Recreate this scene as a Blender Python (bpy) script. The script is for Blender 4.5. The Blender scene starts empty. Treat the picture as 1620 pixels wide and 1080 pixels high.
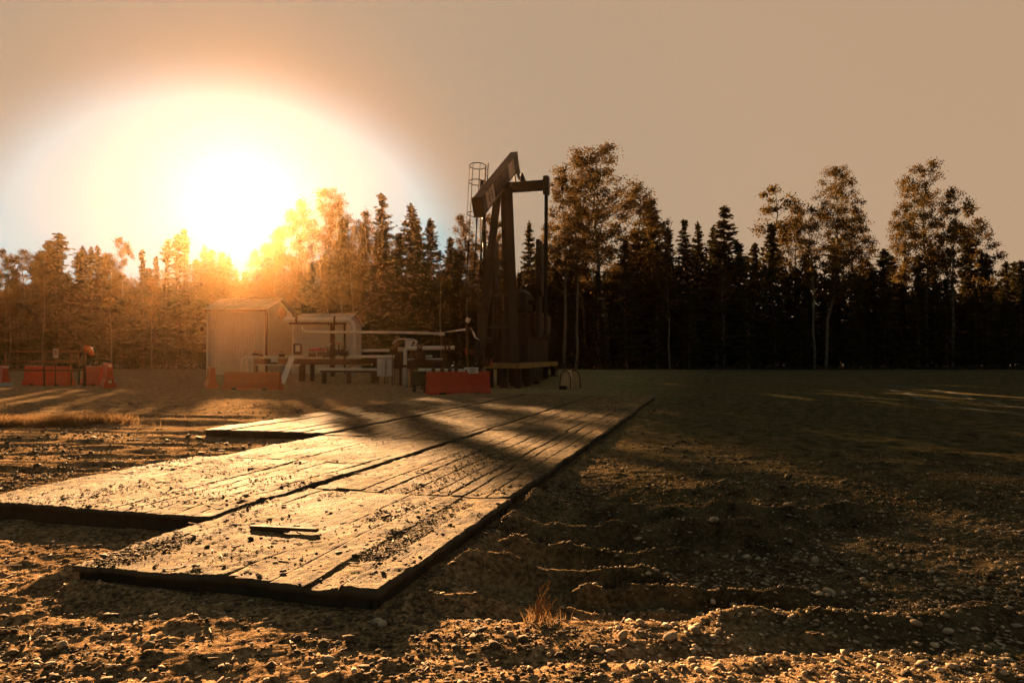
import bpy, math, random
import numpy as np
from mathutils import Vector, Matrix

R = math.radians
random.seed(7)
sc = bpy.context.scene
COL = sc.collection

# ------------------------------------------------------------------ camera
F = 1120.0; CX = 810.0; HY = 565.0; CZ = 1.65      # pixel focal length, centre, horizon, eye height
cam_d = bpy.data.cameras.new('camera')
cam_d.sensor_width = 36.0
cam_d.lens = 36.0 * F / 1620.0
cam_d.shift_y = (HY - 540.0) / 1620.0
cam_d.clip_start = 0.05; cam_d.clip_end = 3000
cam = bpy.data.objects.new('camera', cam_d); COL.objects.link(cam)
cam.location = (0, 0, CZ); cam.rotation_euler = (R(90), 0, 0)
sc.camera = cam

# ------------------------------------------------------------------ light
S = Vector((-425.0 / F, 1.0, 240.0 / F)).normalized()
SUN_EL = math.asin(S.z); SUN_AZ = math.atan2(S.x, S.y)     # azimuth from +Y towards +X
ld = bpy.data.lights.new('sun', 'SUN'); ld.energy = 5.0; ld.angle = R(0.5); ld.color = (1.0, 0.555, 0.24)
lo = bpy.data.objects.new('sun', ld); COL.objects.link(lo)
lo.rotation_euler = (-S).to_track_quat('-Z', 'Y').to_euler(); lo.location = (-30, 60, 40)

w = bpy.data.worlds.new('World'); sc.world = w; w.use_nodes = True
nt = w.node_tree; nt.nodes.clear()
def N(t, k, **kw):
    n = t.nodes.new(k)
    for a, b in kw.items(): setattr(n, a, b)
    return n
def math_n(t, op, a, b=None, c=None):
    n = t.nodes.new('ShaderNodeMath'); n.operation = op
    for i, v in enumerate((a, b, c)):
        if v is None: continue
        if isinstance(v, (int, float)): n.inputs[i].default_value = v
        else: t.links.new(v, n.inputs[i])
    return n.outputs[0]
def vmath(t, op, a, b=None):
    n = t.nodes.new('ShaderNodeVectorMath'); n.operation = op
    for i, v in enumerate((a, b)):
        if v is None: continue
        if isinstance(v, (tuple, list, Vector)): n.inputs[i].default_value = tuple(v)
        else: t.links.new(v, n.inputs[i])
    return n
def mixc(t, fac, a, b, blend='MIX'):
    n = t.nodes.new('ShaderNodeMix'); n.data_type = 'RGBA'; n.blend_type = blend
    for s, v in ((n.inputs[0], fac), (n.inputs[6], a), (n.inputs[7], b)):
        if isinstance(v, (int, float)): s.default_value = v
        elif isinstance(v, (tuple, list)): s.default_value = (*v[:3], 1)
        else: t.links.new(v, s)
    return n.outputs[2]
sky = N(nt, 'ShaderNodeTexSky', sky_type='NISHITA', sun_disc=False)
sky.sun_elevation = SUN_EL; sky.sun_rotation = SUN_AZ; sky.dust_density = 4.0; sky.air_density = 1.0; sky.altitude = 200
bw = N(nt, 'ShaderNodeRGBToBW'); nt.links.new(sky.outputs[0], bw.inputs[0])
tc = N(nt, 'ShaderNodeTexCoord')
SKY_GAIN = 0.052
# compress the clear-sky luminance so the far sky stays even, tint it the dusty tan of the evening
lum = math_n(nt, 'POWER', bw.outputs[0], 0.05)
base = vmath(nt, 'SCALE', (1.00, 0.68, 0.425)); nt.links.new(lum, base.inputs[3])
# broad aureole of the low sun in dusty air
GC = Vector((-430.0 / F, 1.0, 165.0 / F)).normalized()
dv = vmath(nt, 'SUBTRACT', tc.outputs['Generated'], GC)
dv = vmath(nt, 'MULTIPLY', dv.outputs[0], (1.0, 1.0, 1.36))
dl = vmath(nt, 'LENGTH', dv.outputs[0]).outputs[1]
def lobe(amp, sig, p=2.0):
    return math_n(nt, 'MULTIPLY', amp, math_n(nt, 'EXPONENT', math_n(nt, 'MULTIPLY', -1.0, math_n(nt, 'POWER', math_n(nt, 'DIVIDE', dl, sig), p))))
dome = N(nt, 'ShaderNodeMath', operation='MINIMUM'); nt.links.new(lobe(1.9, 0.272, 7.0), dome.inputs[0]); dome.inputs[1].default_value = 1.0
# the glare washes the tan out of the sky round the sun; overhead and behind it falls to a dark cool dusk
gl = math_n(nt, 'EXPONENT', math_n(nt, 'MULTIPLY', -1.0, math_n(nt, 'POWER', math_n(nt, 'DIVIDE', dl, 0.46), 2.0)))
wash = vmath(nt, 'SCALE', (0.50, 0.26, 0.04)); nt.links.new(gl, wash.inputs[3])
keep = vmath(nt, 'SUBTRACT', (1, 1, 1)); nt.links.new(wash.outputs[0], keep.inputs[1])
b2 = vmath(nt, 'MULTIPLY', base.outputs[0]); nt.links.new(keep.outputs[0], b2.inputs[1])
sx = N(nt, 'ShaderNodeSeparateXYZ'); nt.links.new(tc.outputs['Generated'], sx.inputs[0])
def mr(v, a, b_, c, d):
    n = N(nt, 'ShaderNodeMapRange', interpolation_type='SMOOTHSTEP'); nt.links.new(v, n.inputs[0])
    for i, q in enumerate((a, b_, c, d)): n.inputs[i + 1].default_value = q
    return n.outputs[0]
hi = mr(sx.outputs[2], .44, .75, 0, 1); bk = mr(sx.outputs[1], .45, -.2, 0, 1)
dk = math_n(nt, 'MAXIMUM', hi, bk)
b3 = mixc(nt, dk, b2.outputs[0], (.33, .36, .29))
sky_c = mixc(nt, dome.outputs[0], b3, (.86, 1.32, 1.36))
bg = N(nt, 'ShaderNodeBackground'); bg.inputs[1].default_value = SKY_GAIN
nt.links.new(sky_c, bg.inputs[0])
wo = N(nt, 'ShaderNodeOutputWorld'); nt.links.new(bg.outputs[0], wo.inputs[0])

sc.view_settings.view_transform = 'Standard'; sc.view_settings.look = 'None'
sc.view_settings.exposure = 3.2; sc.view_settings.gamma = 1.0
sc.render.engine = 'CYCLES'
sc.cycles.max_bounces = 6; sc.cycles.diffuse_bounces = 3; sc.cycles.glossy_bounces = 2
sc.cycles.transmission_bounces = 4; sc.cycles.volume_bounces = 0; sc.cycles.transparent_max_bounces = 8
sc.cycles.sample_clamp_indirect = 6.0; sc.cycles.sample_clamp_direct = 0.0

# ------------------------------------------------------------------ helpers
def P(px, py, D):
    return Vector(((px - CX) / F * D, D, CZ + (HY - py) / F * D))
def tag(o, label=None, cat=None, group=None, kind=None):
    if label: o['label'] = label
    if cat: o['category'] = cat
    if group: o['group'] = group
    if kind: o['kind'] = kind
    return o
def empty(name, loc, label, cat, group=None):
    o = bpy.data.objects.new(name, None); o.empty_display_size = 0.3
    COL.objects.link(o); o.location = loc; o['wo'] = tuple(loc)
    return tag(o, label, cat, group)
def woff(o):
    v = Vector((0, 0, 0))
    while o is not None:
        v += o.location; o = o.parent
    return v
class MB:
    def __init__(s): s.v = []; s.f = []
    def add(s, vs, fs):
        b = len(s.v); s.v.extend([tuple(p) for p in vs]); s.f.extend([tuple(i + b for i in f) for f in fs]); return s
    def hexa(s, p):          # p: bottom 4 (ccw) then top 4
        return s.add(p, [(3, 2, 1, 0), (4, 5, 6, 7), (0, 1, 5, 4), (1, 2, 6, 5), (2, 3, 7, 6), (3, 0, 4, 7)])
    def box(s, c, size, rz=0.0, bev=0.0, rot=None):
        hx, hy, hz = [k / 2 for k in size]
        M = rot if rot is not None else Matrix.Rotation(rz, 3, 'Z')
        c = Vector(c); out = []
        b = min(bev, hx * .9, hy * .9, hz * .9)
        if b <= 0:
            for z in (-hz, hz):
                for x, y in ((-hx, -hy), (hx, -hy), (hx, hy), (-hx, hy)): out.append(c + M @ Vector((x, y, z)))
            return s.hexa(out)
        rings = []
        for z, i in ((-hz, b), (-hz + b, 0), (hz - b, 0), (hz, b)):
            a, d = hx - i, hy - i
            r = [(-a + b, -d), (a - b, -d), (a, -d + b), (a, d - b), (a - b, d), (-a + b, d), (-a, d - b), (-a, -d + b)]
            rings.append([c + M @ Vector((x, y, z)) for x, y in r])
        vs = [p for r in rings for p in r]; fs = []
        for k in range(3):
            for j in range(8): fs.append((k * 8 + j, k * 8 + (j + 1) % 8, k * 8 + 8 + (j + 1) % 8, k * 8 + 8 + j))
        fs.append(tuple(range(7, -1, -1))); fs.append(tuple(range(24, 32)))
        return s.add(vs, fs)
    def beam(s, a, b, wd, ht, up=Vector((0, 0, 1))):
        a = Vector(a); b = Vector(b); d = (b - a).normalized()
        sx = d.cross(up)
        if sx.length < 1e-3: sx = d.cross(Vector((0, 1, 0)))
        sx.normalize(); sz = sx.cross(d).normalized(); out = []
        for q in (-1, 1):
            for e, g in ((a, -1), (a, 1), (b, 1), (b, -1)): out.append(e + sx * g * wd / 2 + sz * q * ht / 2)
        return s.hexa(out)
    def tube(s, pts, r, n=10, cap=True):
        pts = [Vector(p) for p in pts]; rr = r if isinstance(r, (list, tuple)) else [r] * len(pts)
        vs = []; prev = None
        for i, p in enumerate(pts):
            t = (pts[min(i + 1, len(pts) - 1)] - pts[max(i - 1, 0)]).normalized()
            if prev is None:
                prev = t.cross(Vector((0, 0, 1)))
                if prev.length < 1e-3: prev = Vector((1, 0, 0))
            nx = (prev - t * prev.dot(t)).normalized(); prev = nx; ny = t.cross(nx)
            for k in range(n):
                a = 2 * math.pi * k / n; vs.append(p + (nx * math.cos(a) + ny * math.sin(a)) * rr[i])
        fs = []
        for i in range(len(pts) - 1):
            for k in range(n): fs.append((i * n + k, i * n + (k + 1) % n, (i + 1) * n + (k + 1) % n, (i + 1) * n + k))
        if cap: fs.append(tuple(range(n - 1, -1, -1))); fs.append(tuple((len(pts) - 1) * n + k for k in range(n)))
        return s.add(vs, fs)
    def ring(s, c, rad, r, normal=Vector((0, 0, 1)), n=20, a0=0, a1=2 * math.pi):
        q = Vector(normal).to_track_quat('Z', 'Y').to_matrix(); c = Vector(c)
        full = abs(a1 - a0 - 2 * math.pi) < 1e-4
        pts = [c + q @ Vector((math.cos(a0 + (a1 - a0) * k / n) * rad, math.sin(a0 + (a1 - a0) * k / n) * rad, 0)) for k in range(n + 1)]
        return s.tube(pts, r, 6, cap=not full)
    def prism(s, prof, a, b):   # prof: list of (side, up) ccw, swept from a to b horizontally
        a = Vector(a); b = Vector(b); d = (b - a).normalized(); sx = Vector((d.y, -d.x, 0)).normalized()
        n = len(prof); vs = [e + sx * x + Vector((0, 0, z)) for e in (a, b) for x, z in prof]
        fs = [(k, (k + 1) % n, n + (k + 1) % n, n + k) for k in range(n)]
        fs.append(tuple(range(n - 1, -1, -1))); fs.append(tuple(range(n, 2 * n)))
        return s.add(vs, fs)
    def build(s, name, mat, parent=None, loc=None, smooth=False, label=None):
        off = woff(parent) if parent is not None else Vector(loc if loc is not None else (0, 0, 0))
        me = bpy.data.meshes.new(name)
        me.from_pydata([(p[0] - off.x, p[1] - off.y, p[2] - off.z) for p in s.v], [], s.f); me.update()
        bmfix(me)
        me.materials.append(mat)
        if smooth: me.polygons.foreach_set('use_smooth', [len(p.vertices) == 4 for p in me.polygons])
        o = bpy.data.objects.new(name, me); COL.objects.link(o)
        if parent is not None: o.parent = parent
        else: o.location = off
        if label: o['label'] = label
        return o
import bmesh
def bmfix(me):
    b = bmesh.new(); b.from_mesh(me); bmesh.ops.recalc_face_normals(b, faces=b.faces); b.to_mesh(me); b.free()
def np_mesh(name, V, Fc, mat, nper=None, smooth=False):
    me = bpy.data.meshes.new(name)
    V = np.asarray(V, np.float32); Fc = np.asarray(Fc, np.int32); k = Fc.shape[1]
    me.vertices.add(len(V)); me.vertices.foreach_set('co', V.ravel())
    me.loops.add(Fc.size); me.loops.foreach_set('vertex_index', Fc.ravel())
    me.polygons.add(len(Fc)); me.polygons.foreach_set('loop_start', np.arange(0, Fc.size, k, dtype=np.int32))
    me.polygons.foreach_set('loop_total', np.full(len(Fc), k, np.int32))
    if smooth: me.polygons.foreach_set('use_smooth', np.ones(len(Fc), bool))
    me.update(calc_edges=True); me.validate()
    me.materials.append(mat)
    return me
def link(name, me, parent=None):
    o = bpy.data.objects.new(name, me); COL.objects.link(o)
    if parent is not None: o.parent = parent
    return o

# numpy value noise
def _h(ix, iy, seed):
    n = (ix.astype(np.int64) * 374761393 + iy.astype(np.int64) * 668265263 + seed * 974711) & 0xffffffff
    n = ((n ^ (n >> 13)) * 1274126177) & 0xffffffff
    n = ((n ^ (n >> 16)) * 2246822519) & 0xffffffff
    return ((n ^ (n >> 15)) & 0xffff) / 32767.5 - 1.0
def vn(x, y, seed=0):
    x = np.asarray(x, float); y = np.asarray(y, float)
    ix = np.floor(x); iy = np.floor(y); fx = x - ix; fy = y - iy
    fx = fx * fx * fx * (fx * (fx * 6 - 15) + 10); fy = fy * fy * fy * (fy * (fy * 6 - 15) + 10)
    a = _h(ix, iy, seed); b = _h(ix + 1, iy, seed); c = _h(ix, iy + 1, seed); d = _h(ix + 1, iy + 1, seed)
    return (a + (b - a) * fx) * (1 - fy) + (c + (d - c) * fx) * fy
def fbm(x, y, oct=4, seed=0, gain=.5):
    s = 0; a = 1.0
    for k in range(oct):
        s = s + a * vn(x * 2 ** k + 17.3 * k, y * 2 ** k - 9.1 * k, seed + k); a *= gain
    return s
def sst(a, b, x):
    t = np.clip((x - a) / (b - a), 0, 1); return t * t * (3 - 2 * t)

# ------------------------------------------------------------------ materials
def mat_new(name):
    m = bpy.data.materials.new(name); m.use_nodes = True; t = m.node_tree; t.nodes.clear()
    out = t.nodes.new('ShaderNodeOutputMaterial'); b = t.nodes.new('ShaderNodeBsdfPrincipled')
    t.links.new(b.outputs[0], out.inputs[0]); return m, t, b, out
def noise(t, scale, detail=4, rough=.55, vec=None, dist=0):
    n = t.nodes.new('ShaderNodeTexNoise'); n.inputs['Scale'].default_value = scale; n.inputs['Detail'].default_value = detail
    n.inputs['Roughness'].default_value = rough; n.inputs['Distortion'].default_value = dist
    if vec is not None: t.links.new(vec, n.inputs['Vector'])
    return n.outputs[0]
def ramp(t, fac, stops):
    n = t.nodes.new('ShaderNodeValToRGB'); e = n.color_ramp.elements
    while len(e) < len(stops): e.new(0.5)
    for k, (p, c) in enumerate(stops):
        e[k].position = p; e[k].color = (*c, 1) if len(c) == 3 else c
    t.links.new(fac, n.inputs[0]); return n.outputs[0]
def mapr(t, v, a, b, c=0., d=1.):
    n = t.nodes.new('ShaderNodeMapRange'); n.clamp = True
    t.links.new(v, n.inputs[0])
    for i, q in enumerate((a, b, c, d)): n.inputs[i + 1].default_value = q
    return n.outputs[0]
def bump(t, b, h, strength=.4, dist=.02):
    n = t.nodes.new('ShaderNodeBump'); n.inputs['Strength'].default_value = strength; n.inputs['Distance'].default_value = dist
    t.links.new(h, n.inputs['Height']); t.links.new(n.outputs[0], b.inputs['Normal'])
def objco(t, scale=(1, 1, 1), out='Object'):
    c = t.nodes.new('ShaderNodeTexCoord'); m = t.nodes.new('ShaderNodeMapping'); m.inputs['Scale'].default_value = scale
    t.links.new(c.outputs[out], m.inputs[0]); return m.outputs[0]
def painted(name, col, dirt=(.09, .06, .04), amt=.35, rough=.5, metal=0.0, scale=2.0):
    m, t, b, o = mat_new(name); v = objco(t); col = [k * .55 for k in col]; dirt = [k * .55 for k in dirt]
    n1 = noise(t, scale, 6, .65, v); n2 = noise(t, scale * 9, 3, .6, v)
    f = mapr(t, n1, .45, .8, 0, amt * 1.6)
    c = mixc(t, f, col, dirt)
    c = mixc(t, mapr(t, n2, .3, .8, 0, .35), c, [k * .7 for k in col])
    t.links.new(c, b.inputs['Base Color']); b.inputs['Roughness'].default_value = rough; b.inputs['Metallic'].default_value = metal
    t.links.new(mapr(t, n1, .3, .7, rough - .08, min(1, rough + .2)), b.inputs['Roughness'])
    bump(t, b, n2, .15, .01); b.inputs['Specular IOR Level'].default_value = .12
    return m
M = {}
M['dark_steel'] = painted('dark_steel', (.040, .032, .022), amt=.4, rough=.5)
M['brown_steel'] = painted('brown_steel', (.13, .08, .045), (.07, .045, .03), .4, .5)
M['pale_panel'] = painted('pale_panel', (1.0, .72, .52), (.2, .12, .07), .4, .5)
M['cladding'] = painted('cladding', (.66, .60, .52), (.3, .22, .15), .25, .45)
M['roof_metal'] = painted('roof_metal', (.5, .45, .38), (.25, .18, .12), .3, .4)
M['white_paint'] = painted('white_paint', (.92, .86, .76), (.3, .22, .15), .3, .45)
M['rust'] = painted('rust', (.16, .075, .035), (.05, .03, .02), .5, .7)
M['red_plastic'] = painted('red_plastic', (.85, .095, .04), (.2, .1, .06), .45, .4, scale=3)
M['faded_plastic'] = painted('faded_plastic', (.62, .15, .05), (.35, .2, .12), .5, .45, scale=3)
M['orange'] = painted('orange', (.75, .14, .02), amt=.15, rough=.6)
M['yellow_beam'] = painted('yellow_beam', (.52, .32, .10), (.15, .09, .05), .4, .5)
M['green_bin'] = painted('green_bin', (.035, .05, .03), amt=.3, rough=.6)
M['canvas'] = painted('canvas', (.8, .52, .26), (.2, .12, .07), .4, .8)
M['cage_black'] = painted('cage_black', (.012, .010, .007), amt=.2, rough=.9)
M['black'] = painted('black_iron', (.03, .025, .02), amt=.3, rough=.55)
M['old_wood'] = painted('old_wood', (.16, .10, .06), (.05, .03, .02), .5, .8)

# sheet cladding: ribbed by geometry, a little dirt
def bark(name, c1, c2):
    m, t, b, o = mat_new(name); v = objco(t, (3, 3, .6)); n = noise(t, 3, 5, .6, v)
    t.links.new(ramp(t, n, [(.35, c1), (.65, c2)]), b.inputs['Base Color']); b.inputs['Roughness'].default_value = .85
    bump(t, b, n, .5, .03); return m
M['bark'] = bark('spruce_bark', (.045, .03, .02), (.1, .07, .045))
M['aspen_bark'] = bark('aspen_bark', (.035, .03, .02), (.12, .11, .07))
def leaf(name, c1, c2, trans, tcol):
    m = bpy.data.materials.new(name); m.use_nodes = True; t = m.node_tree; t.nodes.clear()
    out = t.nodes.new('ShaderNodeOutputMaterial'); v = objco(t); n = noise(t, .9, 3, .6, v)
    n2 = noise(t, 7, 1, .5, v)
    c = mixc(t, mapr(t, n, .35, .65), c1, c2)
    c = mixc(t, mapr(t, n2, .4, .7, 0, .6), c, [k * .55 for k in c1])
    d = t.nodes.new('ShaderNodeBsdfDiffuse'); t.links.new(c, d.inputs[0])
    tr = t.nodes.new('ShaderNodeBsdfTranslucent'); tr.inputs[0].default_value = (*tcol, 1)
    mx = t.nodes.new('ShaderNodeMixShader'); mx.inputs[0].default_value = trans
    t.links.new(d.outputs[0], mx.inputs[1]); t.links.new(tr.outputs[0], mx.inputs[2]); t.links.new(mx.outputs[0], out.inputs[0])
    return m
M['needles'] = leaf('spruce_needles', (.028, .034, .022), (.044, .048, .028), .14, (.05, .036, .012))
M['leaves'] = leaf('aspen_leaves', (.022, .024, .011), (.045, .038, .016), .28, (.10, .062, .02))
M['brush'] = leaf('brush_leaves', (.022, .026, .017), (.034, .036, .022), .04, (.025, .02, .008))
M['straw'] = leaf('dry_straw', (.17, .11, .055), (.24, .16, .08), .3, (.22, .13, .06))

# ground soil
def soil():
    m, t, b, o = mat_new('soil'); g = t.nodes.new('ShaderNodeNewGeometry'); v = g.outputs['Position']
    n1 = noise(t, .35, 5, .6, v); n2 = noise(t, 3.5, 6, .62, v); n3 = noise(t, 28, 4, .65, v); n4 = noise(t, 120, 2, .6, v)
    c = ramp(t, n2, [(.32, (.03, .025, .017)), (.47, (.17, .112, .062)), (.64, (.44, .285, .155))])
    c2 = ramp(t, n3, [(.37, (.022, .018, .012)), (.49, (.18, .118, .066)), (.63, (.50, .335, .19))])
    c = mixc(t, .5, c, c2)
    # mossy, weedy green towards the flat field on the right and far out
    sx = t.nodes.new('ShaderNodeSeparateXYZ'); t.links.new(v, sx.inputs[0])
    far = mapr(t, sx.outputs[1], 7, 16); right = mapr(t, sx.outputs[0], -6, 6, .1, 1.)
    gm = math_n(t, 'MULTIPLY', math_n(t, 'MULTIPLY', far, right), mapr(t, n1, .35, .6, .15, .85))
    gc = ramp(t, n2, [(.3, (.07, .08, .034)), (.7, (.20, .18, .085))])
    c = mixc(t, gm, c, gc)
    # dark dug-over topsoil right of the mats, tree shade put into its colour
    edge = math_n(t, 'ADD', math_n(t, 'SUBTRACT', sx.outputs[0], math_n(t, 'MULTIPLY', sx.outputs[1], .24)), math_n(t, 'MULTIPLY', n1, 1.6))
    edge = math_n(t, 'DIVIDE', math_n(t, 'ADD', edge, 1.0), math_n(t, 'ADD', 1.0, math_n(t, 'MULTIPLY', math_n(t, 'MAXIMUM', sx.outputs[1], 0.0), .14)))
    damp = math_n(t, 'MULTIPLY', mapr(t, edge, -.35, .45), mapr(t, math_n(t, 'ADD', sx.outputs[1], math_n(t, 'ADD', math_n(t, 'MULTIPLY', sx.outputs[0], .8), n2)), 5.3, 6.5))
    tree_shade_c = mixc(t, .78, c, ramp(t, n2, [(.35, (.018, .018, .010)), (.65, (.075, .066, .036))]))
    c = mixc(t, damp, c, tree_shade_c)
    t.links.new(c, b.inputs['Base Color'])
    t.links.new(mapr(t, n3, .3, .7, .72, .95), b.inputs['Roughness']); b.inputs['Specular IOR Level'].default_value = 0
    h = math_n(t, 'ADD', math_n(t, 'MULTIPLY', n3, .7), math_n(t, 'MULTIPLY', n4, .3))
    bump(t, b, h, 1.0, .05); return m
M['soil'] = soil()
def stone_mat(name, a, b_):
    m, t, b, o = mat_new(name); g = t.nodes.new('ShaderNodeNewGeometry'); v = g.outputs['Position']
    n = noise(t, 9, 2, .5, v); n2 = noise(t, 60, 3, .6, v)
    c = mixc(t, mapr(t, n, .35, .65), a, b_); c = mixc(t, mapr(t, n2, .4, .8, 0, .5), c, [k * .5 for k in a])
    t.links.new(c, b.inputs['Base Color']); b.inputs['Roughness'].default_value = .85; b.inputs['Specular IOR Level'].default_value = .04; bump(t, b, n2, .3, .005); return m
M['stone'] = stone_mat('river_stone', (.16, .125, .085), (.44, .35, .25))
M['clod'] = stone_mat('mud_clod', (.05, .038, .025), (.16, .118, .072))
def matwood():
    m, t, b, o = mat_new('matwood'); v = objco(t)
    vs = objco(t, (9, .55, 1)); oi = t.nodes.new('ShaderNodeObjectInfo')
    vv = vmath(t, 'ADD', v, (0, 0, 0)); t.links.new(math_add_vec(t, oi.outputs['Random']), vv.inputs[1]); v = vv.outputs[0]
    grain = noise(t, 3.2, 5, .65, vs); n1 = noise(t, .9, 5, .62, v); n2 = noise(t, 5, 6, .68, v, .6); n3 = noise(t, 34, 4, .65, v)
    wood = ramp(t, grain, [(.3, (.10, .064, .029)), (.55, (.25, .168, .077)), (.75, (.37, .262, .125))])
    dust = ramp(t, n3, [(.3, (.17, .112, .051)), (.7, (.41, .292, .14))])
    c = mixc(t, mapr(t, n1, .35, .62), wood, dust)
    n5 = noise(t, 11, 6, .75, v, 1.0); c = mixc(t, mapr(t, n5, .49, .56, 0, .8), c, (.06, .04, .022))
    mud = mapr(t, n2, .47, .57); c = mixc(t, math_n(t, 'MULTIPLY', mud, .8), c, (.04, .029, .018))
    n6 = noise(t, 75, 3, .7, v); c = mixc(t, mapr(t, n3, .53, .62, 0, .8), c, (.05, .034, .02)); c = mixc(t, mapr(t, n6, .55, .63, 0, .6), c, (.06, .042, .024))
    t.links.new(c, b.inputs['Base Color']); t.links.new(mapr(t, n1, .3, .7, .75, .95), b.inputs['Roughness'])
    b.inputs['Specular IOR Level'].default_value = .03
    h = math_n(t, 'ADD', math_n(t, 'MULTIPLY', n3, .8), math_n(t, 'ADD', math_n(t, 'MULTIPLY', grain, .6), math_n(t, 'ADD', math_n(t, 'MULTIPLY', n2, .8), math_n(t, 'MULTIPLY', n6, .35))))
    bump(t, b, h, 1.0, .04); return m
def math_add_vec(t, s):
    n = t.nodes.new('ShaderNodeCombineXYZ'); k = math_n(t, 'MULTIPLY', s, 40.0)
    t.links.new(k, n.inputs[0]); t.links.new(k, n.inputs[1]); return n.outputs[0]
M['matwood'] = matwood()
M['mat_side'] = painted('mat_side', (.12, .105, .075), (.05, .042, .03), .6, .9, scale=6)

# ------------------------------------------------------------------ mat frame
U = Vector((.27, .963, 0)).normalized(); RT = Vector((U.y, -U.x, 0))
O = Vector((-.857, 4.57, 0)); MAT_ANG = -math.atan2(U.x, U.y)
def to_mat(x, y):
    dx = x - O.x; dy = y - O.y
    return -(dx * RT.x + dy * RT.y), dx * U.x + dy * U.y        # t (left), s (along)
#         t0    t1    s0     s1    top
MATS = [(0.00, 2.48, 0.00, 3.12, .120, 'closest timber road mat, caked with mud clods at its front edge'),
        (0.03, 2.42, 3.18, 10.15, .118, 'long timber mat with three open plank gaps, second from the camera on the right run'),
        (0.00, 2.45, 10.2, 16.85, .115, 'third timber mat of the right run, brown and dry'),
        (0.05, 2.48, 16.9, 24.6, .11, 'last timber mat of the right run, beside the yellow edged platform'),
        (2.50, 5.52, 1.50, 4.95, .135, 'front timber mat of the middle run, cut off by the left picture edge'),
        (2.53, 5.25, 5.02, 8.15, .125, 'second timber mat of the middle run, pale and dusty'),
        (2.50, 5.28, 8.22, 12.9, .12, 'third timber mat of the middle run, next to the front end of the left run'),
        (2.52, 5.30, 12.95, 17.6, .118, 'fourth timber mat of the middle run'),
        (2.54, 5.34, 17.65, 24.8, .11, 'last timber mat of the middle run, in front of the red barrier'),
        (5.33, 8.20, 8.35, 13.3, .14, 'bright front timber mat of the left run with its own shadowed front edge'),
        (5.36, 8.30, 13.36, 18.5, .13, 'middle timber mat of the left run'),
        (5.38, 8.45, 18.55, 24.5, .12, 'farthest timber mat of the left run, near the shed')]
# ------------------------------------------------------------------ ground
def gz(x, y, fine=True):
    x = np.asarray(x, float); y = np.asarray(y, float)
    z = .35 * sst(42, 54, y) + 0.05 * fbm(x * .08, y * .08, 3, 3) * sst(8, 20, np.hypot(x, y))
    # lateral wheel ruts on the left
    ml = sst(-1.0, -4.5, x + .27 * (y - 8)) * sst(6.0, 8.0, y) * sst(34, 16, y)
    z = z + ml * (.12 * np.abs(fbm(x * .16 + .1 * y, y * 1.25, 3, 21)) - .05 + .045 * fbm(x * .5, y * 3.2, 2, 24))
    # dug out ground on the right with cross ridges
    xr = x + .1 * np.sin(y * 2.1)
    mp = sst(-.75, .15, xr - .27 * (y - 4.9) ) * sst(4.35, 4.8, y) * sst(9.2, 7.6, y) * sst(7.5, 3.0, x)
    wob = .12 * vn(x * .9, x * 0 + 3, 31) + .04 * vn(x * 3.1, x * 0, 32)
    rid = 0
    for yc, x0, x1, a, wd in ((4.86, -.9, 2.4, .045, .08), (5.42, -.35, 1.0, .12, .09), (5.14, .6, 2.2, .10, .07), (6.15, .1, 1.4, .10, .08), (6.75, .0, 2.6, .15, .10), (7.75, .25, 3.6, .13, .16), (4.5, 1.35, 3.6, .06, .12)):
        rid = rid + 1.35 * a * np.exp(-((y - yc - wob) / wd) ** 2) * sst(x0 - .35, x0, x) * sst(x1 + .5, x1, x) * (1 + .35 * vn(x * 4, y * 4, 33))
    z = z - .15 * mp + 1.1 * rid * sst(3.9, 4.2, y)
    # small furrow near the bottom of the picture
    z = z - .045 * np.exp(-((y - 3.93 - .12 * (x - .6)) / .10) ** 2) * sst(-.5, .1, x) * sst(2.6, 1.6, x)
    # right mid field: shallow wheel marks
    mr = sst(1.5, 4, x) * sst(9, 11, y) * sst(45, 25, y)
    z = z + mr * .06 * fbm(x * .12, y * .7, 3, 41)
    if fine:
        near = sst(26, 9, y)
        z = z + near * (.020 * fbm(x * 1.1, y * 2.2, 3, 51) + .0085 * fbm(x * 7, y * 11, 4, 55, .8))
        lump = np.clip(fbm(x * 9, y * 9, 3, 61, .65) - .1, 0, 1) * sst(-.2, .5, fbm(x * .8, y * .8, 2, 66))
        z = z + near * lump * .03 * sst(7, 4.5, y)
    # flat under the mats
    t, s = to_mat(x, y)
    k = np.zeros_like(z)
    for t0, t1, s0, s1, top, _ in MATS:
        dd = np.maximum(np.maximum(t0 - t, t - t1), np.maximum(s0 - s, s - s1))
        k = np.maximum(k, sst(.28, .02, dd))
    z = z * (1 - k) + k * np.minimum(z * .15, .02)
    # soil pressed up along the open edges of the nearest mats
    dn = .5 + .5 * fbm(x * 3.0, y * 3.0, 3, 91)
    z = z + .075 * np.exp(-((t + .13) / .085) ** 2) * sst(-.1, .3, s) * sst(12, 8, s) * np.clip(dn, 0, 1.3)
    z = z + (.12 + .03 * fbm(x * 4, y * 4, 2, 95)) * np.exp(-((t - 2.62) / .15) ** 2 - ((s - .25) / .55) ** 2)
    z = z + .06 * np.exp(-((s + .14) / .09) ** 2) * sst(-.2, .1, t) * sst(2.8, 2.2, t) * np.clip(fbm(x * 2 + 7, y * 2, 2, 93) + .1, 0, 1)
    # hollow under the front edge of the middle run and the near edge
    z = z - .05 * sst(1.9, 1.4, s) * sst(-1.0, .6, s) * sst(2.35, 2.6, t) * sst(9, 7, t)
    return z
def gzf(x, y): return float(gz(np.array([x]), np.array([y]))[0])
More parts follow.
